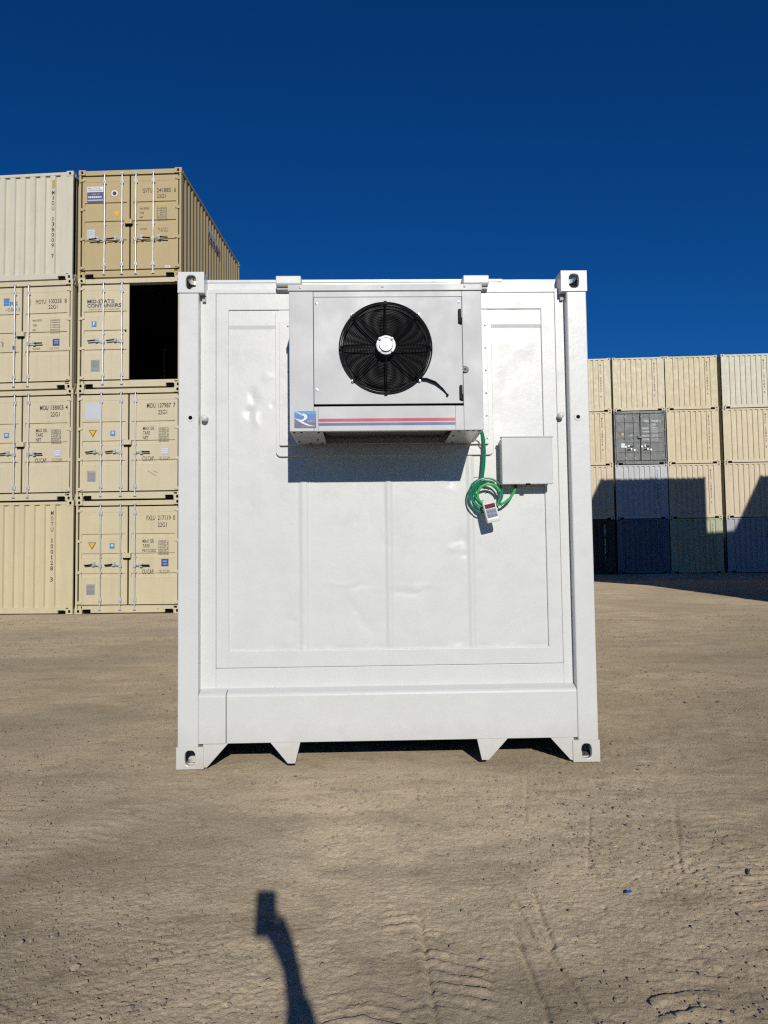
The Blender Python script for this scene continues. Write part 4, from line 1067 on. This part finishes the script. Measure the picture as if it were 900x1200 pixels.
mb.tube(arc(1.785, 1.555, .080, .098, 95, 278, y_ - .03, y_ - .035) + [(1.815, y_ - .05, 1.47)], .0050, 8)
mb.tube(arc(1.800, 1.555, .072, .088, 70, 260, y_ - .045, y_ - .03), .0050, 8)
mb.tube(arc(1.820, 1.565, .078, .076, 60, 380, y_ - .035, y_ - .03), .0055, 8)
cb(mb, 'dark_strand', [M_GREEN], groot, 1.81, 1.50, smooth=True)
mb2.tube([(1.985, .022, 1.600), (1.975, .015, 1.575), (1.950, .005, 1.540), (1.915, y_ - .04, 1.512), (1.87, y_ - .045, 1.497)] + arc(1.822, 1.560, .066, .062, -75, -345, y_ - .04, y_ - .05)[1:], .0078, 8)
cb(mb2, 'light_strand', [M_LGREEN], groot, 1.81, 1.50, smooth=True)
mb = MB()
for p in ([(1.735, .0, 1.662), (1.765, -.01, 1.664)], [(1.862, -.01, 1.502), (1.874, -.02, 1.482), (1.880, -.02, 1.468)], [(1.884, -.01, 1.51), (1.894, -.02, 1.492), (1.900, -.02, 1.482)], [(1.80, -.01, 1.565), (1.815, -.02, 1.575)]): mb.tube(p, .0018, 5)
cb(mb, 'cable_tie', [M_WIRE], groot, 1.81, 1.50)
mb = MB()
mb.tube([(1.785, y_ - .0, 1.935), (1.76, y_ - .01, 1.905), (1.745, y_ - .01, 1.885), (1.72, y_, 1.88)], .004, 6); mb.tube([(1.745, y_ - .0, 1.90), (1.775, y_ - .01, 1.88), (1.79, y_ - .0, 1.85)], .0035, 6)
cb(mb, 'grey_wire', [M_DPLATE], groot, 1.81, 1.50, smooth=True)
# controller
hroot = empty('temperature_controller', (*at(WO, 1.838, -.062), 1.40), -WO[2])
hroot.rotation_euler = (R(-6), R(-13), -WO[2])
tag(hroot, 'small white hand controller with red display, hanging below the coiled green cable', 'controller')
def hb(mb, name, mats, **k): return build(mb, name, mats, hroot, **k)
mb = MB(); mb.prism([(-.012, -.006), (-.018, .012), (-.016, .095), (.0, .120), (.022, .120), (.026, .0)], 'x', -.037, .037); hb(mb, 'case', [M_WPLAS], bevel=.005)
TF = math.atan2(.002, .083)
mb = MB(); mb.box(-.030, .030, -.0198, -.016, .022, .074); hb(mb, 'keypad', [M_KEY], bevel=.001)
mb = MB()
for kx in (-.019, 0, .019):
    for kz in (.034, .058): mb.lathe([(.0001, -.0025), (.006, -.002), (.0065, 0)], (kx, -.0198, kz), 10)
hb(mb, 'button', [plain('button_blue_grey', (.10, .14, .24), .5)])
mb = MB(); mb.box(-.030, .030, -.0188, -.012, .077, .103, rot=Matrix.Rotation(R(-12), 3, 'X')); hb(mb, 'display', [M_DISP])

# ---------------------------------------------------------------- the photographer, whose arm and phone cast the shadow
proot = empty('mobile_phone', (0, -.010, 1.2)); proot.rotation_euler = (PITCH, ROLL, 0)
tag(proot, 'dark phone held upright, its shadow falls on the dirt in front', 'phone')
mb = MB(); mb.prism(rrect(-.059, .014, -.138, .011, .010), 'y', -.010, -.001); build(mb, 'phone_body', [M_BLACK], proot)
mb = MB(); mb.prism(rrect(-.056, .011, -.135, .008, .008), 'y', -.0112, -.0102); build(mb, 'screen', [plain('screen_glass', (.02, .02, .03), .1)], proot)
mb = MB(); mb.lathe([(.0045, -.0012), (.007, -.0012), (.007, .0015), (.0045, .0015)], (0.0, .0, 0.0), 20); build(mb, 'lens_ring', [M_CHROME], proot)

def skin_body(name, verts, edges, rad, root_i, mat, sub=2):
    me = bpy.data.meshes.new(name); me.from_pydata(verts, edges, [])
    o = bpy.data.objects.new(name, me); COL.objects.link(o)
    sk = o.modifiers.new('skin', 'SKIN'); sk.use_smooth_shade = True
    if not me.skin_vertices: 
        bm = bmesh.new(); bm.from_mesh(me); bm.verts.layers.skin.verify(); bm.to_mesh(me); bm.free()
    for i, d in enumerate(me.skin_vertices[0].data):
        r = rad[i]; d.radius = (r, r) if not isinstance(r, tuple) else r; d.use_root = (i == root_i)
    s = o.modifiers.new('sub', 'SUBSURF'); s.levels = sub; s.render_levels = sub
    me.materials.append(mat); return o
person = empty('person', (.45, -.85, 0))
tag(person, 'crouching person in dark jacket and jeans holding a phone up at arm length', 'person')
def chain(name, pts, rs, mat, par=person, sub=2):
    v = [(p[0] - .45, p[1] + .85, p[2]) for p in pts]; o = skin_body(name, v, [(i, i + 1) for i in range(len(v) - 1)], rs, 0, mat, sub); o.parent = par; return o
# body as one skinned figure: pelvis, spine, neck, head, both arms and legs, right hand on the phone
J = {'pel': (.45, -.92, .34), 'sp1': (.44, -.86, .50), 'ch': (.42, -.76, .68), 'nk': (.40, -.70, .80), 'hd0': (.40, -.67, .86), 'hd1': (.40, -.66, .95), 'hd2': (.40, -.67, 1.02),
     'rs': (.30, -.70, .74), 're': (.150, -.40, .84), 'rw': (.068, -.115, 1.035), 'rp': (.036, -.055, 1.075),
     'ls': (.58, -.72, .74), 'le': (.66, -.52, .56), 'lw': (.54, -.38, .50), 'lp': (.50, -.34, .49),
     'rh': (.36, -.92, .34), 'rk': (.26, -.56, .50), 'ra': (.28, -.84, .09), 'rf': (.26, -.66, .045), 'lh': (.54, -.92, .34), 'lk': (.66, -.56, .50), 'la': (.62, -.84, .09), 'lf': (.64, -.66, .045)}
RD = {'pel': .13, 'sp1': .12, 'ch': .13, 'nk': .06, 'hd0': .055, 'hd1': .085, 'hd2': .055, 'rs': .062, 're': .044, 'rw': .028, 'rp': .036, 'ls': .062, 'le': .044, 'lw': .028, 'lp': .034,
      'rh': .09, 'rk': .062, 'ra': .042, 'rf': .034, 'lh': .09, 'lk': .062, 'la': .042, 'lf': .034}
names = list(J); idx = {n: i for i, n in enumerate(names)}
E = [('pel', 'sp1'), ('sp1', 'ch'), ('ch', 'nk'), ('nk', 'hd0'), ('hd0', 'hd1'), ('hd1', 'hd2'), ('ch', 'rs'), ('rs', 're'), ('re', 'rw'), ('rw', 'rp'), ('ch', 'ls'), ('ls', 'le'), ('le', 'lw'), ('lw', 'lp'),
     ('pel', 'rh'), ('rh', 'rk'), ('rk', 'ra'), ('ra', 'rf'), ('pel', 'lh'), ('lh', 'lk'), ('lk', 'la'), ('la', 'lf')]
V = [tuple(J[n][k] - (.45, -.85, 0)[k] for k in range(3)) for n in names]; Ed = [(idx[a], idx[b]) for a, b in E]; Rr = [RD[n] for n in names]
# fingers: the right hand closes on the phone, the left hangs relaxed
def finger(root, pts, r0):
    p = idx[root]; 
    for i, q in enumerate(pts):
        V.append(tuple(q[k] - (.45, -.85, 0)[k] for k in range(3))); Rr.append(r0 * (1 - .12 * i)); Ed.append((p, len(V) - 1)); p = len(V) - 1
for i in range(4):
    z = 1.060 + i * .022; finger('rp', [(.036, -.030, z), (.010 - .002 * i, -.002 - .012, z + .004), (-.018, -.022 + .0, z + .003)], .009)
finger('rp', [(.0, -.060, 1.085), (-.028, -.040, 1.10), (-.040, -.030, 1.118)], .010)
for i in range(4):
    z = .50 - i * .018; finger('lp', [(.468, -.315, z), (.448, -.300, z - .012), (.436, -.296, z - .030)], .009)
finger('lp', [(.50, -.305, .515), (.488, -.288, .520)], .010)
body = skin_body('body', V, Ed, Rr, 0, M_SKIN, 1); body.parent = person
chain('jacket', [J['pel'], J['sp1'], J['ch'], (.41, -.72, .765)], [(.145, .15), (.14, .14), (.15, .15), (.085, .085)], M_CLOTH)
chain('sleeve', [J['ch'], J['rs'], J['re'], (.088, -.17, .998)], [.09, .075, .056, .040], M_CLOTH)
chain('sleeve', [J['ch'], J['ls'], J['le'], (.57, -.41, .512)], [.09, .075, .056, .040], M_CLOTH)
chain('trouser_leg', [J['pel'], J['rh'], J['rk'], (.278, -.81, .13)], [.12, .10, .074, .056], M_JEAN)
chain('trouser_leg', [J['pel'], J['lh'], J['lk'], (.622, -.81, .13)], [.12, .10, .074, .056], M_JEAN)
for sx in (.27, .63): chain('shoe', [(sx, -.87, .05), (sx, -.76, .045), (sx, -.62, .035)], [.046, .045, .036], M_BLACK)
chain('hair', [(.40, -.71, .90), (.40, -.705, .97), (.40, -.67, 1.025)], [.075, .085, .06], M_HAIR)
for o in scene.objects:
    if o.parent is None and o.type == 'EMPTY' and not o.get('label'): print('UNLABELLED', o.name)
